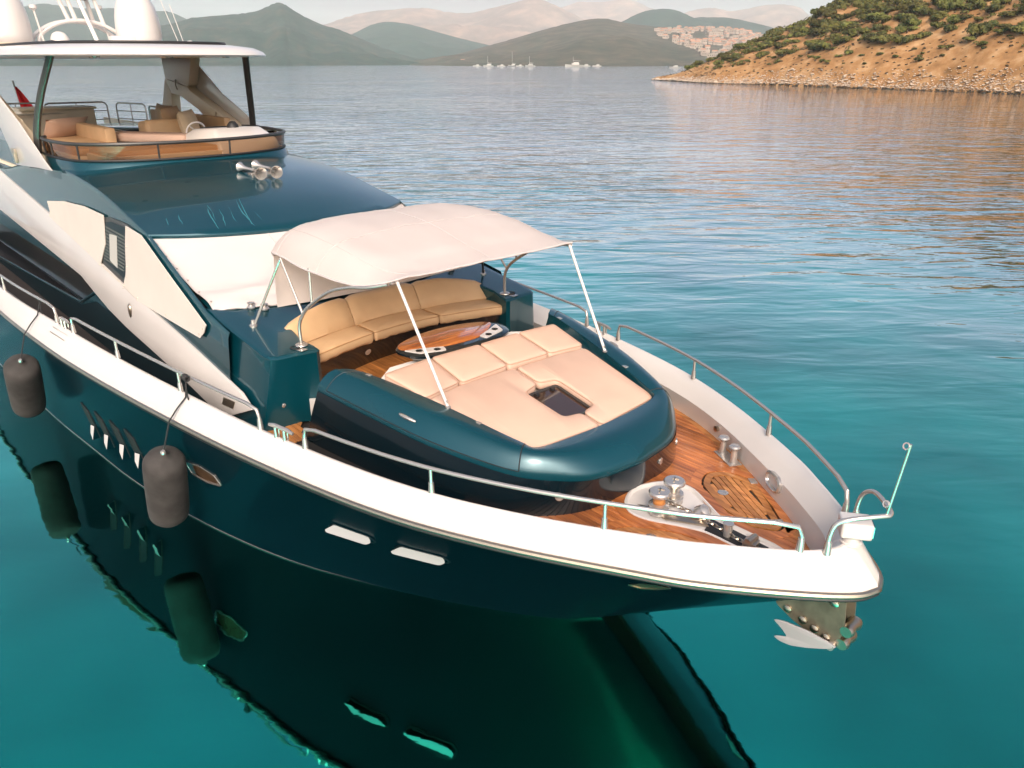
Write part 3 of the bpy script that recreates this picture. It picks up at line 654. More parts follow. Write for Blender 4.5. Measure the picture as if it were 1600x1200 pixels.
# margin board round the deck edge
mb = MB(); rings = []
for p in side2(lambda k, s: Vector((DEK[k].x, s * DEK[k].y, 0))):
    if p.x < -6: continue
    c = Vector((-9, 0, 0)); d = (Vector((p.x, p.y, 0)) - Vector((p.x - 1.2, 0, 0))).normalized()
    q = p - d * .075; rings.append([Vector((p.x, p.y, 1.795)), Vector((p.x, p.y, 1.817)), Vector((q.x, q.y, 1.817)), Vector((q.x, q.y, 1.795))])
mb.loft(rings, True, True); mb.obj('margin_board', M['teak2'], deck)
for sg in (1, -1):          # two locker hatches let into the deck
    hpoly = roundpoly([Vector((x, sg * y, 1.797)) for x, y in HATCH], .09)
    mb = MB(); mb.prism([v for v in inset(hpoly, .012)], (0, 0, .008)); h = mb.obj('deck_hatch', M['caulk'], Y)
    outer = inset(hpoly, .018); inner = inset(hpoly, .085)
    mb = MB(); mb.loft([[Vector((p.x, p.y, 1.80)) for p in outer], [Vector((p.x, p.y, 1.821)) for p in outer], [Vector((p.x, p.y, 1.821)) for p in inner], [Vector((p.x, p.y, 1.80)) for p in inner]], True, False); mb.obj('hatch_border', M['teak2'], h)
    def inpoly(x, y, P):
        c = False
        for i in range(len(P)):
            a, b = P[i], P[i - 1]
            if (a.y > y) != (b.y > y) and x < (b.x - a.x) * (y - a.y) / (b.y - a.y) + a.x: c = not c
        return c
    # planks run along the outer edge of the hatch
    ax = Vector((1, -sg * .62, 0)).normalized(); ay = Vector((-ax.y, ax.x, 0)); inn = inset(hpoly, .091)
    cen = sum(inn, Vector()) / len(inn)
    for k in range(-9, 10):
        o = k * .058; run = []
        for q in range(-120, 121):
            pt = cen + ax * (q * .01) + ay * o
            if inpoly(pt.x, pt.y, inn): run.append(q)
        if len(run) < 8: continue
        a = cen + ax * (run[0] * .01); b = cen + ax * (run[-1] * .01)
        mb = MB(); mb.prism([Vector((v.x, v.y, 1.80)) for v in (a + ay * (o - .0255), b + ay * (o - .0255), b + ay * (o + .0255), a + ay * (o + .0255))], (0, 0, .02)); mb.obj('plank', M['teak2'], h, bevel=.002, seg=1)
    mb = MB(); mb.lathe([(.05, 0), (.055, .006), (.03, .012), (0, .012)], (-1.80, sg * .58, 1.82), 16); mb.obj('ring_pull', M['steel'], h)
    for hx, hy in ((-1.72, 1.0), (-1.13, .50)):
        mb = MB(); mb.box((hx, sg * hy, 1.825), (.10, .075, .014), -sg * .7); mb.obj('hinge', M['steel'], h, bevel=.004)
# windlass well
for P_, d0, d1, zz in [([Vector((x, y, 0)) for x, y in PIT], -.10, .004, 1.8205)] + [(roundpoly([Vector((x, q * y, 0)) for x, y in HATCH], .09), -.11, -.006, 1.8178) for q in (1, -1)]:
    P_ = cr(P_, 2, True); a, b = inset(P_, d0), inset(P_, d1)
    mb = MB(); mb.loft([[Vector((p.x, p.y, 1.797)) for p in a], [Vector((p.x, p.y, zz)) for p in a], [Vector((p.x, p.y, zz)) for p in b], [Vector((p.x, p.y, 1.797)) for p in b]], True, False); mb.obj('margin_board', M['teak'], deck)
pit = [Vector((x, y, 0)) for x, y in PIT]; pit = cr(pit, 3, True)
pi2 = inset(pit, .035)
mb = MB(); mb.loft([[Vector((p.x, p.y, 1.79)) for p in pit], [Vector((p.x, p.y, 1.828)) for p in pit], [Vector((p.x, p.y, 1.832)) for p in inset(pit, .018)], [Vector((p.x, p.y, 1.80)) for p in pi2], [Vector((p.x, p.y, 1.797)) for p in inset(pit, .05)]], True, False)
lip = mb.v; well = MB(); well.v, well.f, well.mi = mb.v, mb.f, mb.mi
n = len(pit); well.f.append(tuple(4 * n + j for j in range(n))); well.mi.append(0)
wellp = well.obj('windlass_well', M['white'], Y, smooth=50)
mb = MB(); mb.prism([(-1.55, -.10, 1.803), (-1.0, -.085, 1.803), (-1.0, .085, 1.803), (-1.62, .11, 1.803)], (0, 0, .006)); mb.obj('chain_slot', M['rubber'], wellp)
mb = MB(); mb.prism([(-2.25, -.22, 1.803), (-1.9, -.23, 1.803), (-1.55, -.03, 1.803), (-1.7, .06, 1.803)], (0, 0, .02)); mb.obj('base_plate', M['bronze'], wellp, bevel=.01)
for (x, y, z, m2) in ((-2.03, -.17, 1.83, M['teak2']), (-2.06, .10, 1.83, M['steel'])):
    wd = MB(); wd.lathe([(.10, -.02), (.10, .03), (.085, .04), (.10, .055), (.10, .075), (.06, .085)], (x, y, z), 24); base = wd.obj('windlass', M['steel'], Y)
    wd = MB(); wd.lathe([(.062, .08), (.058, .12), (.062, .165)], (x, y, z), 24); wd.obj('drum', m2, base)
    wd = MB(); wd.lathe([(.062, .165), (.105, .175), (.108, .20), (.095, .215), (0, .218)], (x, y, z), 28); wd.obj('cap', M['steel'], base)
    wd = MB(); wd.box((x, y, z + .222), (.012, .09, .006), .5); wd.box((x, y + .02, z + .222), (.06, .012, .006), .5); wd.obj('key_slot', M['bronze'], base)
mb = MB(); mb.lathe([(.075, 0), (.09, .04), (.06, .11), (.02, .13)], (-1.72, .07, 1.81), 16, (0.6, 0, 1)); mb.obj('gypsy', M['steel'], Y)
ch = MB()      # anchor chain: alternate links
for k in range(22):
    t = k / 21; c = Vector((-1.98 + 1.0 * t, -.02 + .02 * math.sin(t * 6), 1.862 - .035 * t)); fl = k % 2
    ring = []
    for q in range(10):
        a = 2 * math.pi * q / 10; u = .033 * math.cos(a); v = .017 * math.sin(a)
        ring.append(c + Vector((u, v if fl else 0, 0 if fl else v)))
    ch.tube(ring + [ring[0]], .0065, 5, False)
ch.obj('anchor_chain', M['bronze'], Y)
mb = MB(); mb.tube([(-1.36, -.02, 1.80), (-1.36, -.02, 1.93)], .045, 14); mb.tube([(-1.36, -.02, 1.93), (-1.36, -.02, 1.94)], .05, 14); mb.obj('chain_stopper', M['steel'], Y)
mb = MB(); mb.box((-1.12, -.02, 1.835), (.12, .12, .07), .2); mb.lathe([(.035, -.07), (.035, .07)], (-1.12, -.02, 1.88), 12, (0, 1, 0)); mb.obj('chain_roller', M['bronze'], Y, bevel=.006)
for sg in (1, -1):          # bollards, hawse holes, courtesy lights on both sides
    for i, (x, y) in enumerate(((-2.28, 1.30), (-2.08, 1.20))):
        mb = MB(); mb.lathe([(.055, 0), (.05, .02), (.038, .05), (.034, .16), (.055, .185), (.065, .20), (.05, .215), (0, .217)], (x, sg * y, 1.815), 18); bo = mb.obj('bollard', M['steel'], Y)
    mb = MB(); mb.box((-2.18, sg * 1.25, 1.822), (.36, .15, .014), -sg * .5); mb.obj('bollard_plate', M['steel'], Y, bevel=.006)
    # hawse hole on the inner bulwark face
    c = Vector((-1.435, sg * .868, 1.99)); tx = Vector((1, -sg * .68, 0)).normalized(); nrm = Vector((-.56 * 1, -sg * .82, .10)).normalized(); up = nrm.cross(tx).normalized()
    if up.z < 0: up = -up
    def oval(a, b, d): return [c + nrm * d + tx * (a * math.copysign(abs(math.cos(t)) ** .75, math.cos(t))) + up * (b * math.copysign(abs(math.sin(t)) ** .75, math.sin(t))) for t in [2 * math.pi * q / 28 for q in range(28)]]
    mb = MB(); mb.loft([oval(.145, .088, -.02), oval(.145, .088, .012), oval(.125, .07, .022), oval(.115, .06, .008), oval(.105, .05, -.06)], True, False); hs = mb.obj('hawse_hole', M['steel'], Y)
    mb = MB(); mb.add(oval(.106, .051, -.03), [tuple(range(28))]); mb.obj('hole', M['glassdark'], hs)
    mb = MB(); mb.lathe([(.03, -.03), (.034, .004), (.022, .008), (0, .006)], (-2.52, sg * 1.50, 1.97), 14, (-.35, -sg * 1, .1)); mb.obj('courtesy_light', M['bronze'], Y)

# ---- sunpad console
def zp(x, y=0): return 2.606 - .19 * (x + 4.27)
BOT = cr([(-2.45, 0, 1.80), (-2.50, .62, 1.80), (-2.71, 1.03, 1.80), (-3.1, 1.36, 1.80), (-3.8, 1.62, 1.80), (-4.6, 1.76, 1.80), (-5.3, 1.86, 1.80), (-5.72, 1.90, 1.80)], 5)
CRS = cr([(-2.38, 0, 2.20), (-2.46, .57, 2.205), (-2.68, .93, 2.23), (-3.02, 1.24, 2.28), (-3.8, 1.545, 2.38), (-4.6, 1.70, 2.46), (-5.15, 1.80, 2.52), (-5.44, 1.84, 2.54)], 5)
INN = cr([(-2.90, 0, 2.35), (-2.915, .45, 2.353), (-2.96, .88, 2.37), (-3.14, .985, 2.405), (-3.9, 1.175, 2.535), (-4.6, 1.345, 2.63), (-4.98, 1.44, 2.665), (-5.22, 1.50, 2.675)], 5)
def con_sec(k, sg, grow=0.0, rng=None):
    b, c, i = BOT[k], CRS[k], INN[k]
    def P_(x, y, z): return Vector((x, sg * y, z))
    out = [P_(b.x, b.y, 1.80), P_(b.x * .5 + c.x * .5, (b.y + c.y) / 2 + .005, 1.80 + (c.z - 1.80) * .5), P_(c.x, c.y + .003, c.z - .05)]
    tz = i.z + .055
    for t in (0, .06, .16, .30, .48, .70, .90, 1.0):
        e = 1 - (1 - min(1, t / .62)) ** 2.2 if t < .62 else 1.0
        v = c.lerp(i, t); z = c.z + (tz - c.z) * e - max(0, t - .62) * .05
        out.append(P_(v.x, v.y, z))
    out += [P_(i.x - .0, i.y - .004, i.z - .02), P_(i.x - .02, i.y - .02, i.z - .12)]
    return out
def con2(f, lo=0): return [f(k, 1) for k in range(len(BOT) - 1, 0, -1)] + [f(k, -1) for k in range(len(BOT))]
mb = MB(); secs = con2(con_sec); mb.loft(secs, False, False)
for e in (secs[0], secs[-1]):         # rounded aft ends
    c = [Vector((p.x - .0, p.y, p.z)) for p in e]; n = len(c); o = len(mb.v)
    mb.v += [tuple(p) for p in c]; tri = tessellate_polygon([[Vector((p.y, p.z, 0)) for p in c]])
    for t in tri: mb.f.append(tuple(o + q for q in t)); mb.mi.append(0)
con = mb.obj('sunpad_console', M['teal'], Y, smooth=50)
mb = MB()
bot2 = con2(lambda k, s: [Vector((BOT[k].x, s * (BOT[k].y + .004), 1.80)), Vector((BOT[k].x * .5 + CRS[k].x * .5 + .004, s * ((BOT[k].y + CRS[k].y) / 2 + .009), 1.80 + (CRS[k].z - 1.80) * .5)), Vector((CRS[k].x + .004, s * (CRS[k].y + .009), CRS[k].z - .055))])
mb.loft(bot2, False, False); mb.obj('dark_side_panel', M['navy'], con, smooth=60)
mb = MB(); mb.prism([(x, y, 0) for x, y in ((-2.93, .3), (-2.97, .86), (-3.9, 1.15), (-4.9, 1.41), (-4.98, 1.42), (-5.36, .95), (-5.36, -.95), (-4.98, -1.42), (-4.9, -1.41), (-3.9, -1.15), (-2.97, -.86), (-2.93, -.3))], (0, 0, -.06))
mb.v = [(x, y, z + min(zp(x) - .085, 2.545)) for x, y, z in mb.v]; mb.obj('sunpad_tray', M['floorwhite'], con)
for sg in (1, -1):       # locker lids in the shoulders, with handle and seams
    for (k0, k1) in ((14, 32),):
        mb = MB(); rows_ = []
        for k in range(k0, k1 + 1):
            full = con_sec(k, sg)[2:11]; row = []
            for j, p in enumerate(full):
                if j == 0: continue
                row.append(p + Vector((0, sg * .004, .005)))
            rows_.append(row)
        mb.loft(rows_, False, False)
        lid = mb.obj('locker_lid', M['teal'], con, smooth=60)
        for kk in (k0, k1):
            mb = MB(); mb.tube([p + Vector((0, sg * .002, .003)) for p in con_sec(kk, sg)[3:11]], .006, 5); mb.obj('lid_seam', M['rubber'], lid)
        mb = MB(); mb.tube([con_sec(k, sg)[3] + Vector((0, sg * .003, .0)) for k in range(k0, k1 + 1)], .006, 5); mb.obj('lid_seam', M['rubber'], lid)
    p = con_sec(22, sg)[5]; q = con_sec(23, sg)[5]; ax = (q - p).normalized(); nr = Vector((.05, sg * .85, .55)).normalized()
    mb = MB(); mb.tube([p - ax * .11 + nr * .005, p - ax * .06 + nr * .03, p + nr * .036, p + ax * .06 + nr * .03, p + ax * .11 + nr * .005], [.012, .018, .02, .018, .012], 8); mb.obj('lid_handle', M['steel'], lid)
    for k in (30, 18):
        p = con_sec(k, sg)[10]; mb = MB(); mb.box(p + Vector((0, sg * .03, .008)), (.075, .045, .012), sg * -.2); mb.obj('snap_plate', M['steel'], con, bevel=.004)
for sg, k in ((-1, 9), (1, 8), (1, 3)):
    b = con_sec(k, sg)[1]; cx_ = Vector((b.x + 4.3, b.y * 1.6, 0)).normalized()
    mb = MB(); mb.lathe([(.038, -.01), (.042, .012), (.028, .018), (0, .012)], b, 16, cx_); mb.obj('courtesy_light', M['steel'], con)

# sunpad cushions: each lifts off
def padf(x, y): return zp(x) + .018
def cush(name, poly, th, zf, m, lab, cat, grp, puff=.01, rc=.055, convex=True, wr=.006):
    mb = cushion_mb(poly, th, zf, puff, rc, convex, wr=wr); zs = [v[2] for v in mb.v]
    cx_ = sum(p[0] for p in poly) / len(poly); cy_ = sum(p[1] for p in poly) / len(poly)
    o = mb.obj(name, m, None, (cx_, cy_, min(zs)), 60); tag(o, lab, cat, grp)
    P = inset(roundpoly([Vector((x, y, 0)) for x, y in poly], rc), .005); pm = MB()
    ln = [Vector((p.x, p.y, zf(p.x, p.y) - .017)) for p in P]; pm.tube(ln + [ln[0]], .0075, 5, False); pm.obj('piping', M['padseam'] if m is M['pad'] else M['tanseam'], o)
    return o
gp = 'cushions of the foredeck sunpad'
cush('headrest_cushion', [(-4.84, -1.38), (-4.885, -.72), (-4.31, -.755), (-4.24, -1.275)], .17, lambda x, y: padf(x, y) + .012, M['pad'], 'headrest cushion of the sunpad nearest the white bulwark with rails', 'cushion', gp)
cush('headrest_cushion', [(-4.885, -.705), (-4.865, -.02), (-4.325, -.045), (-4.285, -.74)], .17, lambda x, y: padf(x, y) + .012, M['pad'], 'second headrest cushion, just behind the near white cup holder plate of the table', 'cushion', gp)
cush('headrest_cushion', [(-4.865, -.005), (-4.865, .60), (-4.295, .585), (-4.32, -.03)], .17, lambda x, y: padf(x, y) + .012, M['pad'], 'headrest cushion in front of the far white cup holder plate', 'cushion', gp)
cush('headrest_cushion', [(-4.865, .615), (-4.825, 1.2), (-4.235, 1.12), (-4.29, .60)], .17, lambda x, y: padf(x, y) + .012, M['pad'], 'headrest cushion beside the far dark teal locker lid', 'cushion', gp)
cush('sunbathing_pad', [(-4.22, -1.25), (-4.28, -.75), (-4.26, -.012), (-3.87, -.012), (-3.81, -.26), (-3.25, -.24), (-3.21, -.012), (-2.935, -.012), (-3.0, -.93), (-3.12, -.985)], .11, padf, M['pad'], 'large sunbathing pad on the near side of the smoked hatch', 'cushion', gp, 0, .07, False)
cush('sunbathing_pad', [(-4.26, .012), (-4.24, .70), (-4.19, 1.10), (-3.12, .975), (-3.0, .93), (-2.935, .012), (-3.21, .012), (-3.25, .24), (-3.83, .25), (-3.88, .012)], .11, padf, M['pad'], 'large sunbathing pad on the far side of the smoked hatch', 'cushion', gp, 0, .07, False)
# skylight hatch between the pads
fr = roundpoly([Vector((x, y, 0)) for x, y in ((-3.83, -.25), (-3.83, .24), (-3.24, .23), (-3.24, -.23))], .06)
def onp(l, dz): return [Vector((p.x, p.y, zp(p.x) + dz)) for p in l]
mb = MB(); mb.loft([onp(fr, -.09), onp(fr, -.045), onp(inset(fr, .03), -.045), onp(inset(fr, .03), -.07)], True, False); sk = mb.obj('skylight', M['darktube'], Y)
mb = MB(); mb.prism(onp(inset(fr, .028), -.075), (0, 0, .018)); mb.obj('pane', M['hatchglass'], sk)
for y in (-.12, .12):
    mb = MB(); mb.box((-3.77, y, zp(-3.77) - .045), (.05, .045, .03)); mb.obj('latch', M['rubber'], sk, bevel=.006)

# ---- cockpit floor, sofa, table
mb = MB(); cf = [(-5.25, -1.55, 2.095), (-6.1, -1.62, 2.095), (-6.9, -1.62, 2.095), (-7.2, 0, 2.095), (-6.9, 1.62, 2.095), (-6.1, 1.62, 2.095), (-5.25, 1.55, 2.095)]
mb.prism(cf, (0, 0, -.30)); ck = mb.obj('cockpit_floor', M['caulk'], Y)
yy = -1.55
while yy < 1.55:
    plank(yy + .003, yy + .067, -7.15 if abs(yy) < .9 else -6.85, -7.15 if abs(yy) < .9 else -6.85, -4.95 - .0, -4.95, ck, M['teak2'], 2.098, 2.112); yy += .07
for sg in (1, -1):
    mb = MB(); mb.prism([(-5.3, sg * 1.57, 1.80), (-6.55, sg * 1.68, 1.80), (-6.55, sg * 1.55, 1.80), (-5.3, sg * 1.5, 1.80)], (0, 0, .325)); mb.obj('step_riser', M['white'], Y, bevel=.01)
    mb = MB(); mb.prism([(-6.62, sg * 1.70, 1.798), (-5.62, sg * 1.92, 1.798), (-5.62, sg * 2.30, 1.798), (-6.75, sg * 2.52, 1.798), (-6.75, sg * 2.0, 1.798)], (0, 0, .012)); mb.prism([(-6.75, sg * 2.56, 1.35), (-12, sg * 3.05, 1.35), (-26, sg * 3.1, 1.35), (-26, sg * 2.2, 1.35), (-6.75, sg * 2.0, 1.35)], (0, 0, .03)); mb.obj('side_deck', M['shadedeck'], Y)
    sdk = MB(); sdk.prism([(-6.45, sg * 1.74, 1.812), (-5.68, sg * 1.92, 1.812), (-5.68, sg * 2.28, 1.812), (-6.45, sg * 2.22, 1.812)], (0, 0, .012)); tr_ = sdk.obj('tread', M['caulk'], Y)
    for k in range(7):
        a = 1.745 + k * .071
        plank(sg * a, sg * (a + .064), -6.42, -6.42, -5.70 - max(0, (1.93 - a)) * 2.2, -5.70 - max(0, 1.90 - a) * 2.2, tr_, M['teak2'], 1.822, 1.834)
# raised teal surround behind and beside the sofa
def zt(x): return 2.735 + .142 * (-6.05 - x)
outer = [(-7.7, -2.10), (-6.9, -2.09), (-6.2, -2.075), (-6.09, -2.05), (-6.05, -1.98), (-6.03, -1.72), (-6.0, -1.52), (-6.03, -1.47), (-6.12, -1.47)]
back = [(-6.35, -1.52), (-6.62, -1.48), (-6.86, -1.10), (-6.99, -.60), (-7.04, 0)]
half = outer + back
full = half + [(x, -y) for x, y in half[::-1][1:]]
fx = [Vector((x, y, 0)) for x, y in full]
def rz(l, f): return [Vector((p.x, p.y, f(p))) for p in l]
spl = Vector((0, 0, 0))
mb = MB()
out_b = [Vector((p.x + (-.10 if p.x > -6.3 and abs(p.y) > 1.55 else 0), p.y * (1.07 if abs(p.y) > 1.9 else 1.0), 1.83)) for p in fx]
mb.loft([out_b, rz(fx, lambda p: zt(p.x) - .06), rz(inset(fx, -.004), lambda p: zt(p.x) - .025), rz(inset(fx, .02), lambda p: zt(p.x) - .003), rz(inset(fx, .05), lambda p: zt(p.x))], False, False)
top = inset(fx, .05); top = [Vector((p.x, p.y, zt(p.x))) for p in top]
top += [Vector((-8.6, 2.0, zt(-8.6))), Vector((-8.6, -2.0, zt(-8.6)))]
o = len(mb.v); mb.v += [tuple(p) for p in top]
for t in tessellate_polygon([[Vector((p.x, p.y, 0)) for p in top]]): mb.f.append(tuple(o + q for q in t)); mb.mi.append(0)
sur = mb.obj('sofa_surround', M['teal'], Y, smooth=35)
# sofa plinth
fr_ = cr([(-6.12, -1.56, 0), (-6.28, -1.0, 0), (-6.40, -.45, 0), (-6.44, 0, 0), (-6.40, .45, 0), (-6.28, 1.0, 0), (-6.12, 1.56, 0)], 5)
mb = MB(); mb.loft([[Vector((p.x - .26 + .10 * abs(p.y) / 1.56, p.y, 2.10)), Vector((p.x - .02, p.y, 2.47)), Vector((p.x - .02, p.y, 2.50)), Vector((p.x - .5, p.y, 2.50))] for p in fr_], False, False); pl = mb.obj('sofa_plinth', M['navy'], Y)
for p in (fr_[9], fr_[24]):
    mb = MB(); mb.lathe([(.04, -.02), (.045, .02), (.03, .025), (0, .018)], Vector((p.x - .10, p.y, 2.34)), 16, (1, 0, -.3)); mb.obj('courtesy_light', M['steel'], pl)
def arcx(base, y): return base + .17 * (abs(y) / 1.0) ** 1.7 * (.9)
def seat_poly(y0, y1, xf, xb):
    n = 7; a = [(arcx(xf, y0 + (y1 - y0) * k / n), y0 + (y1 - y0) * k / n) for k in range(n + 1)]
    b = [(arcx(xb, y0 + (y1 - y0) * k / n) - .0, y0 + (y1 - y0) * k / n) for k in range(n + 1)]
    return a + b[::-1]
gs = 'cushions of the curved foredeck sofa'
sl = (('curved sofa seat cushion at the near end beside the cup holder', -1.56, -.50), ('middle curved sofa seat cushion behind the wooden table', -.49, .55), ('curved sofa seat cushion at the far end', .56, 1.56))
for lab, a, b in sl:
    cush('seat_cushion', seat_poly(a, b, -6.41, -6.93), .14, lambda x, y: 2.625, M['tan'], lab, 'cushion', gs, .018, .05, True, .010)
bl = (('curved sofa back cushion at the near end under the steel tube', -1.56, -.55), ('middle sofa back cushion facing the table', -.54, .52), ('curved sofa back cushion at the far end', .53, 1.56))
for lab, a, b in bl:
    # a leaning slab along the arc
    mb = MB(); rings = []
    n = 12
    for k in range(n + 1):
        y = a + (b - a) * k / n; e = min(1, min(k, n - k) / 1.2 + .25)
        xb = arcx(-6.86, y); h = (2.97 - .20 * max(0, (abs(y) - .9)) ** 1.3) ; th = .085 * (.55 + .45 * e); zb = 2.60
        top = h if e >= 1 else h - .03
        prof = [(xb + th * .5, zb), (xb + th * .9, zb + .05), (xb + th * .7 - .05, (zb + top) / 2), (xb + th * .5 - .11, top - .05), (xb + th * .2 - .13, top - .008), (xb - .17, top), (xb - .20, top - .04), (xb - .12, zb + .1), (xb - .06, zb)]
        rings.append([Vector((px_, y, pz_ + .005 * noise.noise(Vector((y * 6, pz_ * 6, 1))))) for px_, pz_ in prof])
    mb.loft(rings, True, True)
    o = mb.obj('back_cushion', M['tan'], None, (arcx(-6.9, (a + b) / 2), (a + b) / 2, 2.6), 60); tag(o, lab, 'cushion', gs)
for sg in (1, -1):       # cup holders on the sofa ends
    mb = MB(); mb.lathe([(.055, 0), (.055, .012), (.042, .014), (.04, -.02)], (-6.17, sg * 1.70, zt(-6.17)), 20); cup = mb.obj('cup_holder', M['rubber'], sur)
    mb = MB(); mb.box((-6.10, sg * 1.66, zt(-6.1) + .003), (.13, .10, .006), .2); mb.obj('snap_plate', M['steel'], sur, bevel=.003)
    mb = MB(); mb.lathe([(.022, -.01), (.026, .012), (.012, .02), (0, .018)], (-6.115, sg * 1.95, 2.12), 12, (1, 0, -.1)); mb.obj('catch', M['steel'], sur)
    for (px_, py_) in ((-7.42, 1.62), (-7.30, 1.50)):
        mb = MB(); mb.lathe([(.05, 0), (.06, .02), (.03, .05), (.05, .08), (.02, .09)], (px_, sg * py_, zt(px_)), 12); mb.obj('deck_cleat', M['steel'], sur)
# table
T = thing('cocktail_table', 'low lacquered wooden table with rounded back edge and white cup holder plates', 'table', (-5.35, 0, 2.11))
tp = [(-5.60, -.68), (-5.74, -.36), (-5.80, .02), (-5.74, .42), (-5.62, .70), (-5.50, .82), (-5.36, .83), (-5.13, .70), (-5.02, .30), (-5.0, -.1), (-5.02, -.40), (-5.16, -.68), (-5.36, -.76), (-5.48, -.76)]
tv = cr([Vector((x, y, 0)) for x, y in tp], 3, True)
mb = MB(); mb.loft([rz(inset(tv, .05), lambda p: 2.60), rz(inset(tv, .0), lambda p: 2.635), rz(tv, lambda p: 2.66), rz(inset(tv, .02), lambda p: 2.675), rz(inset(tv, .10), lambda p: 2.676)], True, True); mb.obj('rim', M['navy'], T)
tw = [p for p in cr([Vector((x, y, 0)) for x, y in ((-5.60, -.66), (-5.73, -.35), (-5.78, .02), (-5.73, .40), (-5.60, .68), (-5.47, .70), (-5.22, .34), (-5.18, 0), (-5.24, -.36), (-5.42, -.70))], 4, True)]
mb = MB(); mb.loft([rz(tw, lambda p: 2.674), rz(tw, lambda p: 2.683), rz(inset(tw, .008), lambda p: 2.686)], True, True); mb.obj('tabletop', M['tablewood'], T)
for sg, pts in ((-1, ((-5.40, -.72), (-5.20, -.63), (-5.08, -.33), (-5.20, -.28), (-5.32, -.52))), (1, ((-5.42, .74), (-5.18, .65), (-5.09, .30), (-5.21, .28), (-5.31, .52)))):
    mb = MB(); mb.prism(roundpoly([Vector((x, y, 2.674)) for x, y in pts], .03), (0, 0, .012)); cpz = mb.obj('cup_plate', M['white'], T)
    for (x, y) in ((-5.27, .59), (-5.17, .40)):
        mb = MB(); mb.lathe([(.04, 0), (.042, .006), (.034, .007), (.03, .002), (0, .002)], (x, sg * y, 2.684), 18); mb.obj('cup_hole', M['rubber'], cpz)
mb = MB(); mb.lathe([(.20, 0), (.20, .03), (.07, .06), (.06, .40), (.14, .52)], (-5.40, 0, 2.112), 20); mb.obj('pedestal', M['steel'], T)

# ---- bimini awning
BI = thing('bimini_awning', 'white canvas sun awning on steel tubes over the foredeck sofa', 'awning', (-6.2, 0, 2.8))
def can_pt(u, v):    # u 0 aft .. 1 front, v -1..1
    v = math.sin(v * math.pi / 2) if abs(v) < 1 else v
    xs = [(-6.99, 3.66, 1.44, .20), (-6.96, 3.71, 1.47, .29), (-6.80, 3.72, 1.50, .345), (-6.4, 3.72, 1.54, .37), (-5.8, 3.70, 1.56, .345), (-5.2, 3.69, 1.53, .25), (-4.9, 3.72, 1.46, .14), (-4.62, 3.80, 1.28, .0)]
    f = u * (len(xs) - 1); i = min(len(xs) - 2, int(f)); t = f - i
    a = [xs[max(0, min(len(xs) - 1, i + k))] for k in (-1, 0, 1, 2)]
    def c(k):
        p0, p1, p2, p3 = [q[k] for q in a]
        return .5 * (2 * p1 + (p2 - p0) * t + (2 * p0 - 5 * p1 + 4 * p2 - p3) * t * t + (3 * p1 - p0 - 3 * p2 + p3) * t ** 3)
    x, z, hw, crn = c(0), c(1), c(2), c(3)
    z += crn * (.86 * (1 - abs(v) ** 8.0) + .14 * (1 - v * v))
    z += -.02 * math.sin(math.pi * u * 2) ** 2 * (1 - v * v) + .014 * noise.noise(Vector((u * 4, v * 5, 0))) + .012 * noise.noise(Vector((u * 9 + v * 6, v * 3 - u * 5, 4)))
    x += -.10 * (1 - v * v) * (1 - u) ** 2
    return Vector((x, v * hw, z))
mb = MB(); NU, NV = 42, 34
G = [[can_pt(i / NU, -1 + 2 * j / NV) for j in range(NV + 1)] for i in range(NU + 1)]
mb.loft(G, False, False)
edge = [G[i][0] for i in range(NU + 1)] + [G[NU][j] for j in range(1, NV + 1)] + [G[i][NV] for i in range(NU - 1, -1, -1)] + [G[0][j] for j in range(NV - 1, 0, -1)]
canopy = mb.obj('canopy', M['awning'], BI, smooth=60)
mb = MB(); mb.tube([p + Vector((0, 0, -.008)) for p in edge] + [edge[0]], .012, 6); mb.obj('hem', M['canvas'], canopy)
for v0 in (-.62, 0, .62):
    mb = MB(); mb.tube([can_pt(i / 40, v0) + Vector((0, 0, .001)) for i in range(41)], .0022, 5); mb.obj('canopy_seam', M['canvas'], canopy)
for u0 in (.30, .58):
    mb = MB(); mb.tube([can_pt(u0, -1 + j / 16) + Vector((0, 0, .002)) for j in range(33)], .0025, 5); mb.obj('canopy_seam', M['canvas'], canopy)
mb = MB(); fl = []
for j in range(NV + 1):
    v = -1 + 2 * j / NV; t0 = G[0][j]
    fl.append([t0.lerp(Vector((-6.93, v * 1.50, 3.03 - .03 * (1 - v * v))), k / 6) + Vector((.03 * math.sin(k / 6 * math.pi) * math.sin(v * 9), 0, 0)) for k in range(7)])
mb.loft(fl, False, False); mb.obj('back_curtain', M['awning'], BI, smooth=80)
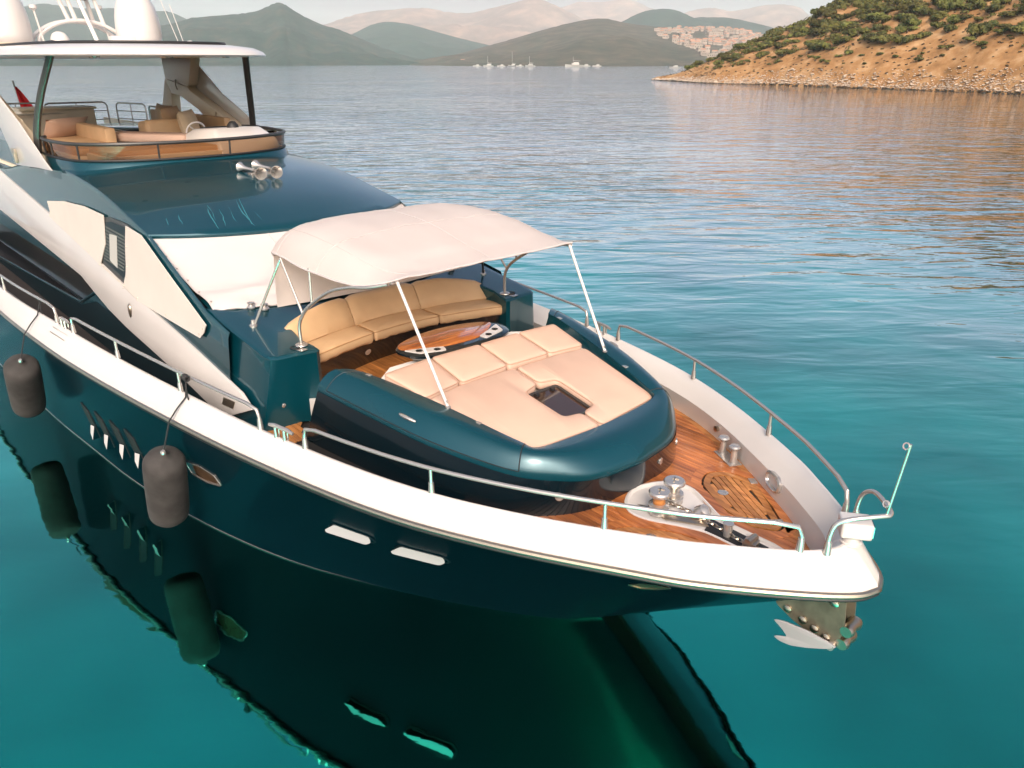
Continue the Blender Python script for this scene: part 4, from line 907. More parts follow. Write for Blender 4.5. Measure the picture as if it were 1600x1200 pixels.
for sg in (1, -1):
    mb = MB(); mb.tube([(-4.66, sg * 1.26, 3.79), (-3.955, sg * 1.20, 2.60)], .017, 10); pp = mb.obj('front_pole', M['white'], BI)
    mb = MB(); mb.tube([(-3.97, sg * 1.20, 2.66), (-3.95, sg * 1.20, 2.565)], .011, 8); mb.lathe([(.03, 0), (.03, .008), (.012, .02)], (-3.95, sg * 1.20, 2.588), 12); mb.obj('pole_shackle', M['steel'], pp)
    mb = MB(); mb.tube(cr([(-6.20, sg * 1.60, 2.76), (-6.20, sg * 1.60, 2.98), (-6.14, sg * 1.58, 3.12), (-5.98, sg * 1.56, 3.27), (-5.55, sg * 1.54, 3.52), (-5.15, sg * 1.52, 3.65), (-4.9, sg * 1.47, 3.69), (-4.70, sg * 1.34, 3.74)], 5), .021, 10); ar = mb.obj('main_tube', M['steel'], BI)
    mb = MB(); mb.lathe([(.075, 0), (.07, .012), (.03, .03)], (-6.20, sg * 1.60, 2.757), 20); mb.obj('foot_flange', M['steel'], ar)
    mb = MB(); mb.tube([(-6.93, sg * 1.82, 2.87), (-6.63, sg * 1.53, 3.70)], .017, 8); st = mb.obj('brace', M['steel'] if sg < 0 else M['darktube'], BI)
    mb = MB(); mb.lathe([(.05, -.01), (.05, .012), (.028, .03), (.024, .07)], (-6.94, sg * 1.83, 2.862), 14); mb.obj('brace_foot', M['steel'], st)
    mb = MB(); mb.tube([(-6.63, sg * 1.53, 3.70), (-6.12, sg * 1.575, 3.13)], .016, 8); mb.obj('brace', M['steel'], BI)
    mb = MB(); mb.tube([(-5.92, sg * 1.56, 3.30), (-5.92, sg * 1.55, 3.72)], .015, 8); mb.obj('strut', M['steel'], BI)
for x, v in ((-6.63, 0.19), (-5.9, .45), (-4.68, .96)):
    pts = []
    for j in range(17):
        vv = -.98 + 1.96 * j / 16; p = can_pt(v, vv); pts.append(p + Vector((0, 0, -.03)))
    mb = MB(); mb.tube(pts, .016, 8); mb.obj('bow_tube', M['steel'], BI)

# ---- cabin
def yb(z): return 2.25 - .10 * (z - 2)
def sp(x, z, off=0.0, sg=-1): return Vector((x, sg * (yb(z) + off), z))
BE = cr([(-28, 0, 3.60), (-22, 0, 3.62), (-18.5, 0, 3.69), (-16.6, 0, 3.91), (-14.6, 0, 4.07), (-13.3, 0, 4.12), (-11.9, 0, 4.04), (-11, 0, 3.93), (-10.2, 0, 3.78), (-9.40, 0, 3.63)], 5)
CC = cr([(-28, 0, 3.9), (-22, 0, 4.0), (-17.5, 0, 4.1), (-15.5, 0, 4.22), (-13.8, 0, 4.26), (-12.3, 0, 4.25), (-11.35, 0, 4.16), (-10.5, 0, 4.06), (-9.5, 0, 3.87), (-8.62, 0, 3.62)], 5)
def brow_row(k):
    e, c = BE[k], CC[k]; row = []
    for j in range(33):
        v = -1 + 2 * j / 32; a = abs(v); b_ = yb(e.z)
        row.append(Vector((c.x + (e.x - c.x) * a ** 2.2, v * b_, c.z + (e.z - c.z) * a ** 2.6)))
    return row
mb = MB(); rows_ = [brow_row(k) for k in range(len(BE))]
mb.loft(rows_, False, False)
fr0 = rows_[-1]; mb.loft([fr0, [p + Vector((.015, 0, -.02)) for p in fr0], [p + Vector((-.0, 0, -.075)) for p in fr0], [p + Vector((-.18, 0, -.10)) for p in fr0]], False, False)
roof = mb.obj('cabin_roof', M['teal'], Y, smooth=40)
mb = MB()      # cabin sides below the roof edge
for sg in (-1, 1):
    cols = []
    for e in BE + [Vector((-8.9, 0, 3.45)), Vector((-7.55, 0, 2.97)), Vector((-6.9, 0, 2.86))]:
        zt_ = e.z
        cols.append([sp(e.x, 1.32, .0, sg), sp(e.x, 1.80 + (zt_ - 1.80) * .6, .0, sg), sp(e.x, zt_ - .10, .004, sg), sp(e.x, zt_ - .03, -.005, sg), sp(e.x, zt_ - .001, -.02, sg)])
    mb.loft(cols, False, False)
cab = mb.obj('cabin_side', M['teal'], Y, smooth=50)
mb = MB(); mb.prism([(-27.9, -2.2, 1.9), (-27.9, 2.2, 1.9), (-27.9, 2.05, 3.7), (-27.9, -2.05, 3.7)], (.1, 0, 0)); mb.obj('aft_bulkhead', M['white'], Y)
WHITE = [(-21.5, 3.95), (-18.5, 3.655), (-16.5, 3.44), (-14.54, 3.225), (-12.2, 2.93), (-9.93, 2.63), (-8.0, 2.41), (-6.55, 2.22), (-6.28, 2.10), (-6.9, 1.82), (-7.49, 1.76), (-8.5, 1.87), (-9.58, 1.955), (-10.6, 2.03), (-11.48, 2.135), (-12.2, 2.27), (-12.88, 2.41), (-16, 2.59), (-19.1, 2.76), (-21.5, 2.9)]
GL = [(-24, 3.15), (-18.54, 2.85), (-15.6, 2.66), (-12.66, 2.47), (-12.07, 2.285), (-13.12, 1.885), (-16, 1.73), (-20.1, 1.50), (-24, 1.40)]
WIN = [(-11.40, 3.60), (-10.95, 3.655), (-10.20, 3.66), (-9.85, 3.56), (-10.40, 2.70), (-11.62, 2.86)]
COV1 = [(-14.52, 3.47), (-13.4, 3.60), (-12.2, 3.665), (-11.2, 3.655), (-11.25, 3.2), (-11.58, 2.845), (-10.54, 2.715), (-9.9, 2.60), (-12.2, 2.90), (-14.50, 3.20), (-14.42, 3.3)]
COV2 = [(-10.19, 3.64), (-9.56, 3.60), (-8.6, 3.24), (-7.45, 2.83), (-7.52, 2.72), (-7.66, 2.615), (-8.8, 2.605), (-9.93, 2.60), (-10.54, 2.70), (-10.38, 2.9), (-10.33, 3.05), (-10.28, 3.35)]
def panel(name, poly, o0, o1, m, parent, sg=-1, bevel=0):
    mb = MB(); a = [sp(x, z, o0, sg) for x, z in poly]; b = [sp(x, z, o1, sg) for x, z in poly]; n = len(poly)
    tri = tessellate_polygon([[Vector((x, z, 0)) for x, z in poly]])
    mb.add(a + b, [tuple(t) for t in tri] + [tuple(i + n for i in t) for t in tri] + [(i, (i + 1) % n, (i + 1) % n + n, i + n) for i in range(n)])
    return mb.obj(name, m, parent, smooth=30, bevel=bevel)
for sg in (-1, 1):
    gm = MB(); gm.prism([Vector((x, sg * (2.262 - .13 * (z - 2)), z)) for x, z in GL], (0, -sg * .15, 0)); gl = gm.obj('side_window', M['glassdark'], cab, smooth=30)
    panel('lower_dark_reflection', [(-24, 1.38), (-20.1, 1.46), (-16, 1.70), (-13.1, 1.85), (-12.2, 2.1), (-11.0, 2.07), (-10.0, 1.98), (-8.6, 1.86), (-7.4, 1.76), (-6.6, 1.70), (-6.6, 1.36), (-24, 1.30)], -.005, .010, M['sidedark'], cab, sg)  # added sheet on the teal wall; its dark reflections are put into the colour
    mb = MB(); mb.tube([sp(x, z, .016, sg) for x, z in ((-12.2, 2.25), (-13.1, 1.90), (-16, 1.74), (-19.86, 1.55), (-24, 1.45))], .022, 6); mb.obj('sill', M['teal'], cab)
    panel('white_sweep', WHITE, -.01, .03, M['white'], cab, sg, .008)
    wf = panel('front_side_window', WIN, -.01, .022, M['darktube'], cab, sg)
    win = [(-11.30, 3.54), (-10.9, 3.60), (-10.2, 3.60), (-9.95, 3.52), (-10.44, 2.80), (-11.50, 2.93)]
    panel('pane', win, .022, .028, M['sidedark'], wf, sg)
    for q in range(11):
        z = 2.95 + .052 * q; xl, xr = -11.44 + .20 * q / 11, -10.50 + .42 * q / 11
        panel('blind_slat', [(xl, z), (xr, z - .03), (xr, z - .006), (xl, z + .024)], .028, .031, M['slat'], wf, sg)
    panel('blind', [(-11.02, 3.40), (-10.68, 3.42), (-10.78, 2.92), (-11.12, 2.98)], .031, .034, M['blind'], wf, sg)
    mb = MB(); mb.lathe([(.06, 0), (.05, .02), (0, .03)], sp(-10.35, 2.34, .03, sg), 14, (0, sg, 0)); mb.v = [(v[0] + (v[2] - 2.34) * .2, v[1], 2.36 + (v[2] - 2.34) * 2.0) for v in mb.v]; mb.obj('vent_fitting', M['bronze'], cab)
    panel('small_vent', [(-7.05, 2.02), (-6.72, 2.06), (-6.78, 1.95), (-7.1, 1.91)], .03, .036, M['bronze'], cab, sg)
    # windscreen of the wheelhouse (dark glass) sits under the cover
mb = MB()
TOPW = [p for p in rows_[-1]]; NB = len(TOPW)
def base_w(v): a = abs(v); return Vector((-7.16 - .46 * a ** 2, v * 2.06, 2.90 + .02 * a))
mb.loft([[p + Vector((-.10, 0, -.09)) for p in TOPW], [base_w(-1 + 2 * j / (NB - 1)) + Vector((-.06, 0, -.02)) for j in range(NB)]], False, False)
mb.obj('front_windscreen', M['glassdark'], Y, smooth=60)
# canvas covers are lifted off in use: things of their own
def canvas_sheet(rows_in, name, lab, cat, org, th=.012):
    mb = MB(); mb.loft(rows_in, False, False); mb.loft([[p + Vector((-.0, 0, -th)) for p in r_] for r_ in rows_in], False, False)
    o = mb.obj(name, M['canvas'], None, org, 60); tag(o, lab, cat); return o
rows_c = []
for i in range(25):
    t = i / 24; row = []
    for j in range(49):
        v = -1 + 2 * j / 48; jf = (v + 1) / 2 * (NB - 1); k = min(NB - 2, int(jf)); fr1 = jf - k
        a = TOPW[k].lerp(TOPW[k + 1], fr1) + Vector((.0, 0, -.075)); b = base_w(v * .985)
        p = a.lerp(b, t)
        sag = .03 * math.sin(math.pi * t)
        roll = .085 * math.exp(-((t - (.80 + .06 * math.sin(v * 4))) / .07) ** 2) * (1 if v < .2 else .6) + .05 * math.exp(-((t - .93) / .05) ** 2)
        wr = (.040 * noise.noise(Vector((v * 5 + t * 3, t * 13 - v * 2, 3))) + .02 * noise.noise(Vector((v * 14, t * 16, 3)))) * (t ** 3) + .006 * noise.noise(Vector((v * 3, t * 4, 1)))
        row.append(p + Vector((.55, 0, .83)) * (roll * (1 - .3 * abs(v)) + wr - sag + .02))
    rows_c.append(row)
wcv = canvas_sheet(rows_c, 'windscreen_cover', 'white canvas cover stretched over the wheelhouse windscreen, crumpled along its foot', 'cover', (-8.2, 0, 3.2))
for j in (0, 16, 32, 48):
    mb = MB(); mb.tube([r_[j] + Vector((.002, 0, .003)) for r_ in rows_c], .006, 5); mb.obj('cover_seam', M['canvas'], wcv)
mb = MB(); mb.tube([p + Vector((.002, 0, .002)) for p in rows_c[-1]], .008, 5); mb.obj('cover_hem', M['canvas'], wcv)
for j in (0, 48):
    for i in range(2, 25, 4):
        mb = MB(); mb.lathe([(.012, 0), (.010, .006), (0, .007)], rows_c[i][j] + Vector((.01, -.03 * (1 if j else -1), .004)), 8, (.55, 0, .83)); mb.obj('snap_stud', M['bronze'], wcv)
def cover_thing(poly, lab, sg):
    mb = MB(); a = [sp(x, z, .034, sg) for x, z in poly]; b = [sp(x, z, .046, sg) for x, z in poly]; n = len(poly)
    tri = tessellate_polygon([[Vector((x, z, 0)) for x, z in poly]])
    mb.add(a + b, [tuple(t) for t in tri] + [tuple(i + n for i in t) for t in tri] + [(i, (i + 1) % n, (i + 1) % n + n, i + n) for i in range(n)])
    c = sum(a, Vector()) / n
    o = mb.obj('window_cover', M['cover'], None, tuple(c), 30); tag(o, lab, 'cover', 'canvas covers on the cabin side windows')
    P_ = [Vector((x, z, 0)) for x, z in poly]
    for p in inset(P_, .05)[::1]:
        k = MB(); k.lathe([(.012, 0), (.010, .006), (0, .007)], sp(p.x, p.y, .046, sg), 8, (0, sg, 0)); k.obj('snap_stud', M['bronze'], o)
cover_thing(COV1, 'cream canvas window cover aft of the small open window', -1)
cover_thing(COV2, 'cream canvas window cover forward of the small open window, ending in a low point', -1)
M['streak'] = mat('dried_water_run', (0.03, 0.17, 0.20), 0.5)
for run in (((-9.78, -1.68, 3.78), (-9.6, -1.74, 3.73), (-9.42, -1.77, 3.68)), ((-9.81, -1.5, 3.82), (-9.59, -1.57, 3.76), (-9.4, -1.6, 3.71)), ((-9.77, -1.09, 3.87), (-9.45, -1.18, 3.79), (-9.01, -1.26, 3.66)), ((-9.73, -1.09, 3.87), (-9.38, -1.15, 3.77), (-9.04, -1.27, 3.66)), ((-9.53, -1.01, 3.83), (-9.26, -1.07, 3.75), (-8.98, -1.17, 3.66)), ((-9.73, -.81, 3.89), (-9.49, -.86, 3.83), (-9.18, -.95, 3.74), (-8.95, -.97, 3.67)), ((-9.75, -.64, 3.91), (-9.32, -.76, 3.8), (-8.85, -.8, 3.66)), ((-9.73, -.6, 3.91), (-9.35, -.71, 3.81), (-8.91, -.81, 3.68)), ((-9.7, -.55, 3.9), (-9.23, -.6, 3.78), (-8.79, -.64, 3.65))):
    k = MB(); pp_ = cr(run, 6); k.tube([p + Vector((0, .012 * noise.noise(p * 9), -.004)) for p in pp_], [.004 + .004 * math.sin(math.pi * i / (len(pp_) - 1)) for i in range(len(pp_))], 5); k.obj('water_run', M['streak'], roof)
H = MB()
HN = None
for (dx, dy, dz, ln) in ((0, -.16, .0, .30), (0, .0, .06, .30), (-.22, -.28, .05, .0), (-.25, .02, .10, .0)):
    pass
horn_c = Vector((-10.72, .28, 4.04))
hb = MB(); hb.box(horn_c + Vector((-.05, 0, .06)), (.16, .40, .05)); hb.tube([horn_c + Vector((-.05, -.12, -.01)), horn_c + Vector((-.05, -.12, .06))], .02, 8); hb.tube([horn_c + Vector((-.05, .12, -.01)), horn_c + Vector((-.05, .12, .06))], .02, 8)
hr = hb.obj('air_horn', M['steel'], Y, bevel=.008)
for (oy, oz, sc, back) in ((-.13, .12, 1.0, 0), (.14, .12, 1.0, 0), (-.15, .14, .8, 1), (.12, .15, .8, 1)):
    a = horn_c + Vector((.06 if not back else -.10, oy, oz)); ax_ = Vector((1, -.12, -.05)) if not back else Vector((-1, -.35, .10))
    k = MB(); k.lathe([(.03 * sc, -.10), (.03 * sc, .04), (.045 * sc, .14), (.085 * sc, .21), (.105 * sc, .235), (.095 * sc, .236), (.045 * sc, .15), (.02, .10)], a, 20, ax_); k.obj('trumpet', M['steel'], hr)

# ---- flybridge
WS = [(-14.85, 1.86), (-14.65, 1.97), (-14.3, 2.02), (-13.9, 2.02), (-13.45, 1.98), (-12.95, 1.86), (-12.52, 1.45), (-12.25, .80), (-12.15, 0)]
ws = cr([Vector((x, -y, 0)) for x, y in WS] + [Vector((x, y, 0)) for x, y in WS[::-1][1:]], 6)
def wsr(d, z):
    out = []
    for p in ws:
        n = Vector((p.x + 15.2, p.y * .35, 0)).normalized(); out.append(Vector((p.x + n.x * d, p.y + n.y * d, z)))
    return out
mb = MB()
aft = [(-22, 2.08), (-18, 2.12), (-14.4, 2.12)]
mb.loft([wsr(.14, 3.95), wsr(.10, 4.10), wsr(.03, 4.24), wsr(-.02, 4.28), wsr(-.07, 4.275)], False, False)
fc = mb.obj('flybridge_coaming', M['teal'], Y, smooth=60)
mb = MB(); mb.loft([wsr(-.07, 4.275), wsr(-.10, 3.86)], False, False)
for sg in (1, -1):
    mb.loft([[Vector((-14.2, sg * 1.89, 3.86)), Vector((-24.5, sg * 1.89, 3.86))], [Vector((-14.2, sg * 1.90, 4.30)), Vector((-24.5, sg * 1.90, 4.30))]], False, False)
    m9 = MB(); m9.loft([[Vector((-14.2, sg * 1.90, 4.30)), Vector((-24.5, sg * 1.90, 4.30))], [Vector((-14.2, sg * 2.0, 4.30)), Vector((-24.5, sg * 2.0, 4.30))], [Vector((-14.2, sg * 2.02, 3.75)), Vector((-24.5, sg * 2.02, 3.3))]], False, False); m9.obj('flybridge_side', M['teal'], Y)
mb.obj('flybridge_liner', M['cream'], Y)
mb = MB(); mb.prism([(-12.3, -1.2, 3.86), (-12.3, 1.2, 3.86), (-13.4, 2.0, 3.86), (-24, 2.1, 3.86), (-24, -2.1, 3.86), (-13.4, -2.0, 3.86)], (0, 0, -.06)); mb.obj('flybridge_floor', M['cream'], Y)
mb = MB(); mb.loft([wsr(-.02, 4.285), wsr(.02, 4.54)], False, False)
wsg = mb.obj('flybridge_windscreen', M['screen'], Y, smooth=80)
mb = MB(); mb.tube(wsr(.02, 4.555), .030, 8); mb.obj('top_rail', M['darktube'], wsg)
mb = MB(); mb.tube(wsr(-.01, 4.285), .022, 6); mb.obj('bottom_rail', M['rubber'], wsg)
for k in (0, 9, 18, 30, 42, 51, len(ws) - 1):
    mb = MB(); mb.tube([wsr(-.015, 4.29)[k], wsr(.022, 4.55)[k]], .018, 6); mb.obj('mullion', M['darktube'], wsg)
# hardtop with rounded nose
HT = cr([Vector((x, y, 0)) for x, y in ((-28, -2.35), (-24, -2.42), (-19, -2.40), (-16, -2.36), (-14.2, -2.2), (-13.2, -1.75), (-12.7, -1.1), (-12.45, 0), (-12.7, 1.1), (-13.2, 1.75), (-14.2, 2.2), (-16, 2.36), (-19, 2.40), (-24, 2.42), (-28, 2.35))], 5)
mb = MB()
def htz(d, z, s=1.0): return [Vector((p.x, p.y, z + .05 * min(0, (p.x + 14) * .02))) for p in inset(HT, d)]
mb.loft([htz(.55, 5.91), htz(.12, 5.90), htz(.02, 5.905), htz(0, 5.925), htz(.05, 5.985), htz(.22, 6.055), htz(.6, 6.10), htz(1.2, 6.12)], True, True)
ht = mb.obj('hardtop', M['white'], Y, smooth=40)
mb = MB(); mb.prism([Vector((p.x, p.y, 5.895)) for p in inset(HT, .35)], (0, 0, .012)); mb.obj('headliner', M['cream'], ht)
mb = MB(); mb.tube([Vector((p.x, p.y, 6.125)) for p in inset(HT, .75)][8:-8], .03, 6); mb.obj('dark_edge', M['rubber'], ht)
for (x, y) in ((-13.3, -1.2), (-13.0, -.1), (-13.2, 1.0), (-14.6, -1.6), (-14.6, .4), (-15.6, -.6)):
    k = MB(); k.lathe([(.07, 0), (.06, -.02), (0, -.02)], (x, y, 5.90), 14); k.obj('downlight', M['steel'], ht)
for sg in (1, -1):
    mb = MB(); path = cr([(-14.75, sg * 2.06, 4.30), (-14.62, sg * 2.02, 4.75), (-14.35, sg * 1.90, 5.30), (-13.95, sg * 1.72, 5.92)], 5)
    mb.tube(path, .062, 10); mb.v = [v for v in mb.v]; mb.obj('hardtop_pillar', M['darktube'], Y)
    for k in (0,):
        m2 = MB(); m2.tube([p + Vector((.09, 0, 0)) for p in path], .03, 8); m2.obj('pillar_trim', M['darktube'], Y)
    # raked pylon that carries the hardtop: head, leg, arm
    yi = 1.92
    def pyl(poly, th=.22, mm=M['white']):
        m2 = MB(); m2.prism([Vector((x, sg * yi, z)) for x, z in poly], (0, sg * th, 0)); return m2
    py0 = pyl([(-19.05, 5.90), (-17.2, 5.90), (-17.55, 5.32), (-17.69, 5.28), (-19.0, 5.44)]).obj('hardtop_pylon', M['cream'], Y, bevel=.02)
    pyl([(-19.03, 5.44), (-17.69, 5.28), (-17.55, 5.20), (-15.6, 4.62), (-14.9, 4.33), (-14.02, 4.08), (-15.0, 4.05), (-16.3, 4.36), (-17.2, 4.79), (-18.2, 5.06), (-18.75, 5.10)]).obj('arm', M['cream'], py0, bevel=.02)
    pyl([(-19.03, 5.44), (-18.75, 5.10), (-18.95, 4.25), (-19.9, 4.25)]).obj('leg', M['cream'], py0, bevel=.02)
    m2 = MB(); m2.prism([Vector((x, sg * (yi + .225), z)) for x, z in ((-17.6, 5.85), (-16.25, 5.15), (-15.2, 4.78), (-14.4, 4.42), (-13.95, 4.22), (-13.6, 4.09), (-14.6, 4.05), (-16.3, 3.95), (-16.95, 4.62), (-18.0, 5.4), (-19.0, 6.0))], (0, sg * .02, 0)); m2.obj('outer_panel', M['white'], py0, bevel=.008)
    for (x, z) in ((-18.3, 5.30), (-16.2, 4.66)):
        m2 = MB(); m2.tube([(x, sg * (yi - .005), z + .12), (x + .05, sg * (yi - .05), z), (x, sg * (yi - .005), z - .1)], .015, 6); m2.obj('hand_grip', M['bronze'], py0)
    m2 = MB(); m2.box((-16.15, sg * (yi + .26), 4.22), (.28, .05, .10)); m2.box((-16.1, sg * (yi + .27), 4.10), (.12, .05, .18)); m2.obj('navigation_light', M['bronze'], py0, bevel=.01)
# domes, mast and antennas on the hardtop
def dome(x, y, r, h, nm='radome'):
    k = MB(); k.lathe([(r * .80, 0), (r * .86, h * .06), (r * .97, h * .10), (r, h * .18), (r * .99, h * .36), (r * .95, h * .52), (r * .86, h * .68), (r * .70, h * .83), (r * .48, h * .93), (r * .25, h * .985), (0, h)], (x, y, 6.12), 32); d = k.obj(nm, M['white'], ht)
    k = MB(); k.lathe([(r * .75, -.04), (r * .82, 0), (r * .87, h * .055)], (x, y, 6.11), 32); k.obj('dome_base', M['cream'], d)
dome(-18.2, 1.22, .48, 1.22); dome(-18.35, -1.40, .48, 1.22); dome(-18.3, -.42, .19, .30, 'satellite_antenna')
mst = MB(); [mst.tube(cr([(x_, -.82, 6.10), (x_, -.72, 6.36), (x_, -.35, 6.58), (x_, .1, 6.65), (x_, .55, 6.57), (x_, .95, 6.32), (x_, 1.05, 6.10)], 6), .042, 8) for x_ in (-18.45, -19.0)]; ms = mst.obj('radar_arch', M['white'], ht)
for (a, b) in (((-18.45, -.12, 6.62), (-18.5, -.28, 7.2)), ((-18.45, .02, 6.63), (-18.5, -.10, 7.2)), ((-18.1, .30, 6.12), (-18.5, .12, 7.2)), ((-18.7, .45, 6.60), (-18.6, .32, 7.2)), ((-18.45, .58, 6.55), (-18.5, .45, 7.2))):
    k = MB(); k.tube([a, b], .045, 8); k.obj('mast_pole', M['white'], ms)
k = MB(); k.box((-18.5, .1, 7.22), (.45, .95, .06)); k.obj('mast_platform', M['white'], ms, bevel=.02)
k = MB(); k.box((-18.5, .2, 7.12), (.2, .28, .12)); k.obj('mast_lamp', M['rubber'], ms, bevel=.03)
for (x, y, tx, h, cap) in ((-18.6, .72, .15, .78, 1), (-18.2, -.75, .08, .72, 1), (-17.5, 1.85, .30, 1.0, 0), (-17.4, 1.92, .22, .9, 0)):
    k = MB(); k.tube([(x, y, 6.1), (x, y - tx, 6.1 + h)], .02 if cap else .008, 6)
    if cap: k.lathe([(.02, 0), (.075, .05), (.075, .11), (0, .13)], (x, y - tx, 6.08 + h), 12)
    k.obj('antenna', M['white'], ht)
k = MB(); k.lathe([(.07, 0), (.07, .10), (.05, .14), (0, .15)], (-16.8, 1.8, 6.1), 14); k.obj('horn_cap', M['white'], ht)
k = MB(); k.lathe([(.24, 0), (.22, .05), (.12, .10), (0, .12)], (-17.6, -.75, 6.11), 16); k.obj('hatch_dome', M['rubber'], ht)
k = MB(); k.box((-17.9, .75, 6.22), (.25, .5, .24)); k.obj('speaker_box', M['white'], ht, bevel=.02)
# flybridge furniture
k = MB(); k.loft([[Vector((-14.3, .35, z_)), Vector((-14.3, 1.75, z_)), Vector((-12.9 + (4.7 - z_) * .5, 1.65, z_)), Vector((-12.9 + (4.7 - z_) * .5, .45, z_))] for z_ in (3.86, 4.45)] + [[Vector((-14.0, .5, 4.62)), Vector((-14.0, 1.6, 4.62)), Vector((-13.2, 1.5, 4.66)), Vector((-13.2, .6, 4.66))]], True, True)
hc = k.obj('helm_console', M['white'], Y, bevel=.06, seg=3)
k = MB(); ring = [Vector((-14.42 + .06 * math.sin(a), .72 + .19 * math.cos(a), 4.53 + .18 * math.sin(a))) for a in [2 * math.pi * q / 24 for q in range(24)]]
k.tube(ring + [ring[0]], .018, 6, False)
for a in (0.3, 2.4, 4.5): k.tube([(-14.40, .72, 4.53), (-14.42 + .06 * math.sin(a), .72 + .19 * math.cos(a), 4.53 + .18 * math.sin(a))], .012, 5)
k.tube([(-14.40, .72, 4.53), (-14.2, .72, 4.50)], .03, 8)
k.obj('steering_wheel', M['white'], hc)
k = MB(); k.lathe([(.11, 0), (.10, .05), (.05, .11), (0, .12)], (-13.3, 1.0, 4.655), 14); k.obj('compass', M['rubber'], hc)
k = MB(); k.box((-14.25, 1.1, 4.56), (.05, .7, .12)); k.obj('instrument_panel', M['rubber'], hc, bevel=.01)
def slab(nm, c, d, m, lab, cat, grp, rz_=0, tilt=0, bev=.06):
    k = MB(); k.box((0, 0, 0), d, rot=Matrix.Rotation(rz_, 3, 'Z') @ Matrix.Rotation(tilt, 3, 'Y')); k.v = [tuple(Vector(v) + Vector(c)) for v in k.v]
    o = k.obj(nm, m, None, (c[0], c[1], c[2] - d[2] / 2), 60, bevel=min(bev, min(d) * .42), seg=3); tag(o, lab, cat, grp); return o
def pillow(c, w_, h_, t_, m, lab, rz_=0, tilt=0.2):
    k = MB(); rot = Matrix.Rotation(rz_, 3, 'Z') @ Matrix.Rotation(tilt, 3, 'Y'); n = 10; f = []; bk = []
    for side_ in (1, -1):
        g_ = []
        for i in range(n + 1):
            r_ = []
            for j in range(n + 1):
                u, v = -1 + 2 * i / n, -1 + 2 * j / n
                q = ((1 - u * u) * (1 - v * v)) ** .45; pin = 1 - .07 * (1 - u * u) * abs(v) - .07 * (1 - v * v) * abs(u)
                r_.append(Vector(c) + rot @ Vector((side_ * t_ / 2 * q, u * w_ / 2 * pin, v * h_ / 2 * pin)))
            g_.append(r_)
        k.loft(g_, False, False)
    o = k.obj('pillow', m, None, (c[0], c[1], c[2] - h_ / 2), 75); tag(o, lab, 'pillow', 'pillows on the flybridge'); return o
# port bench
k = MB(); k.box((-17.6, 1.55, 4.05), (5.2, .9, .40)); bn = k.obj('flybridge_bench', M['cream'], Y, bevel=.03)
for i, (x0, x1) in enumerate(((-20.2, -18.7), (-18.65, -17.15), (-17.1, -15.6))):
    k = MB(); k.box(((x0 + x1) / 2, 1.5, 4.30), (x1 - x0, .8, .13)); k.obj('bench_seat', M['tan'], bn, bevel=.04)
    k = MB(); k.box(((x0 + x1) / 2, 1.90, 4.50), (x1 - x0, .16, .38)); k.obj('bench_back', M['tan'], bn, bevel=.05)
k = MB(); k.box((-16.0, -1.2, 4.05), (3.8, 1.2, .40)); bs_ = k.obj('flybridge_bench', M['cream'], Y, bevel=.03)
k = MB(); k.box((-15.9, -1.1, 4.30), (3.6, 1.0, .13)); k.obj('bench_seat', M['tan'], bs_, bevel=.04)
k = MB(); k.box((-16.4, -.65, 4.42), (2.4, .22, .42)); k.obj('bench_back', M['tan'], bs_, bevel=.08)
k = MB(); k.box((-13.3, -.2, 4.10), (1.2, 2.6, .44)); sn = k.obj('flybridge_sunbed', M['cream'], Y, bevel=.03)
k = MB(); k.box((-13.35, -.3, 4.35), (1.1, 2.3, .12)); k.obj('sunbed_pad', M['tan'], sn, bevel=.05)
slab('helm_seat', (-15.7, .62, 4.28), (.55, 1.0, .84), M['tan'], 'tan leather helm seat on the flybridge behind the white console', 'seat', None, 0, -.1, .09)
k = MB(); FT = thing('flybridge_table', 'dark green oblong table between the flybridge benches', 'table', (-17.9, .4, 3.86))
k.box((-17.7, .45, 4.45), (2.2, .9, .05)); k.obj('tabletop', M['navy'], FT, bevel=.02)
for x in (-18.4, -17.0):
    k = MB(); k.tube([(x, .45, 3.87), (x, .45, 4.43)], .05, 10); k.obj('leg', M['steel'], FT)
pillow((-18.0, 1.42, 4.62), 1.5, .55, .30, M['tan'], 'ochre square pillow standing on the far flybridge bench', 1.45, .1)
pillow((-15.35, .95, 4.62), 1.0, .55, .26, M['beige'], 'pale beige pillow leaning beside the steering wheel', .9, -.2)
pillow((-16.3, .95, 4.72), 1.1, .40, .26, M['tan'], 'long tan pillow propped against the pylon behind the helm', .9, -.1)
pillow((-17.2, -.95, 4.52), 1.2, .48, .32, M['pad'], 'peach pillow at the near end of the flybridge', .6, .5)
slab('bolster', (-15.0, .05, 4.42), (1.9, .55, .18), M['pad'], 'peach flat bolster cushion behind the flybridge windscreen', 'cushion', 'loose cushions on the flybridge', .55, 0, .08)
k = MB(); k.box((-20.6, -.3, 4.30), (.9, 1.6, .9)); k.box((-20.6, -.3, 4.77), (1.0, 1.7, .06)); k.obj('bar_cabinet', M['cream'], Y, bevel=.03)
k = MB(); k.box((-19.6, -.95, 4.30), (.7, 1.2, .8)); k.obj('bar_cabinet', M['cream'], Y, bevel=.03)
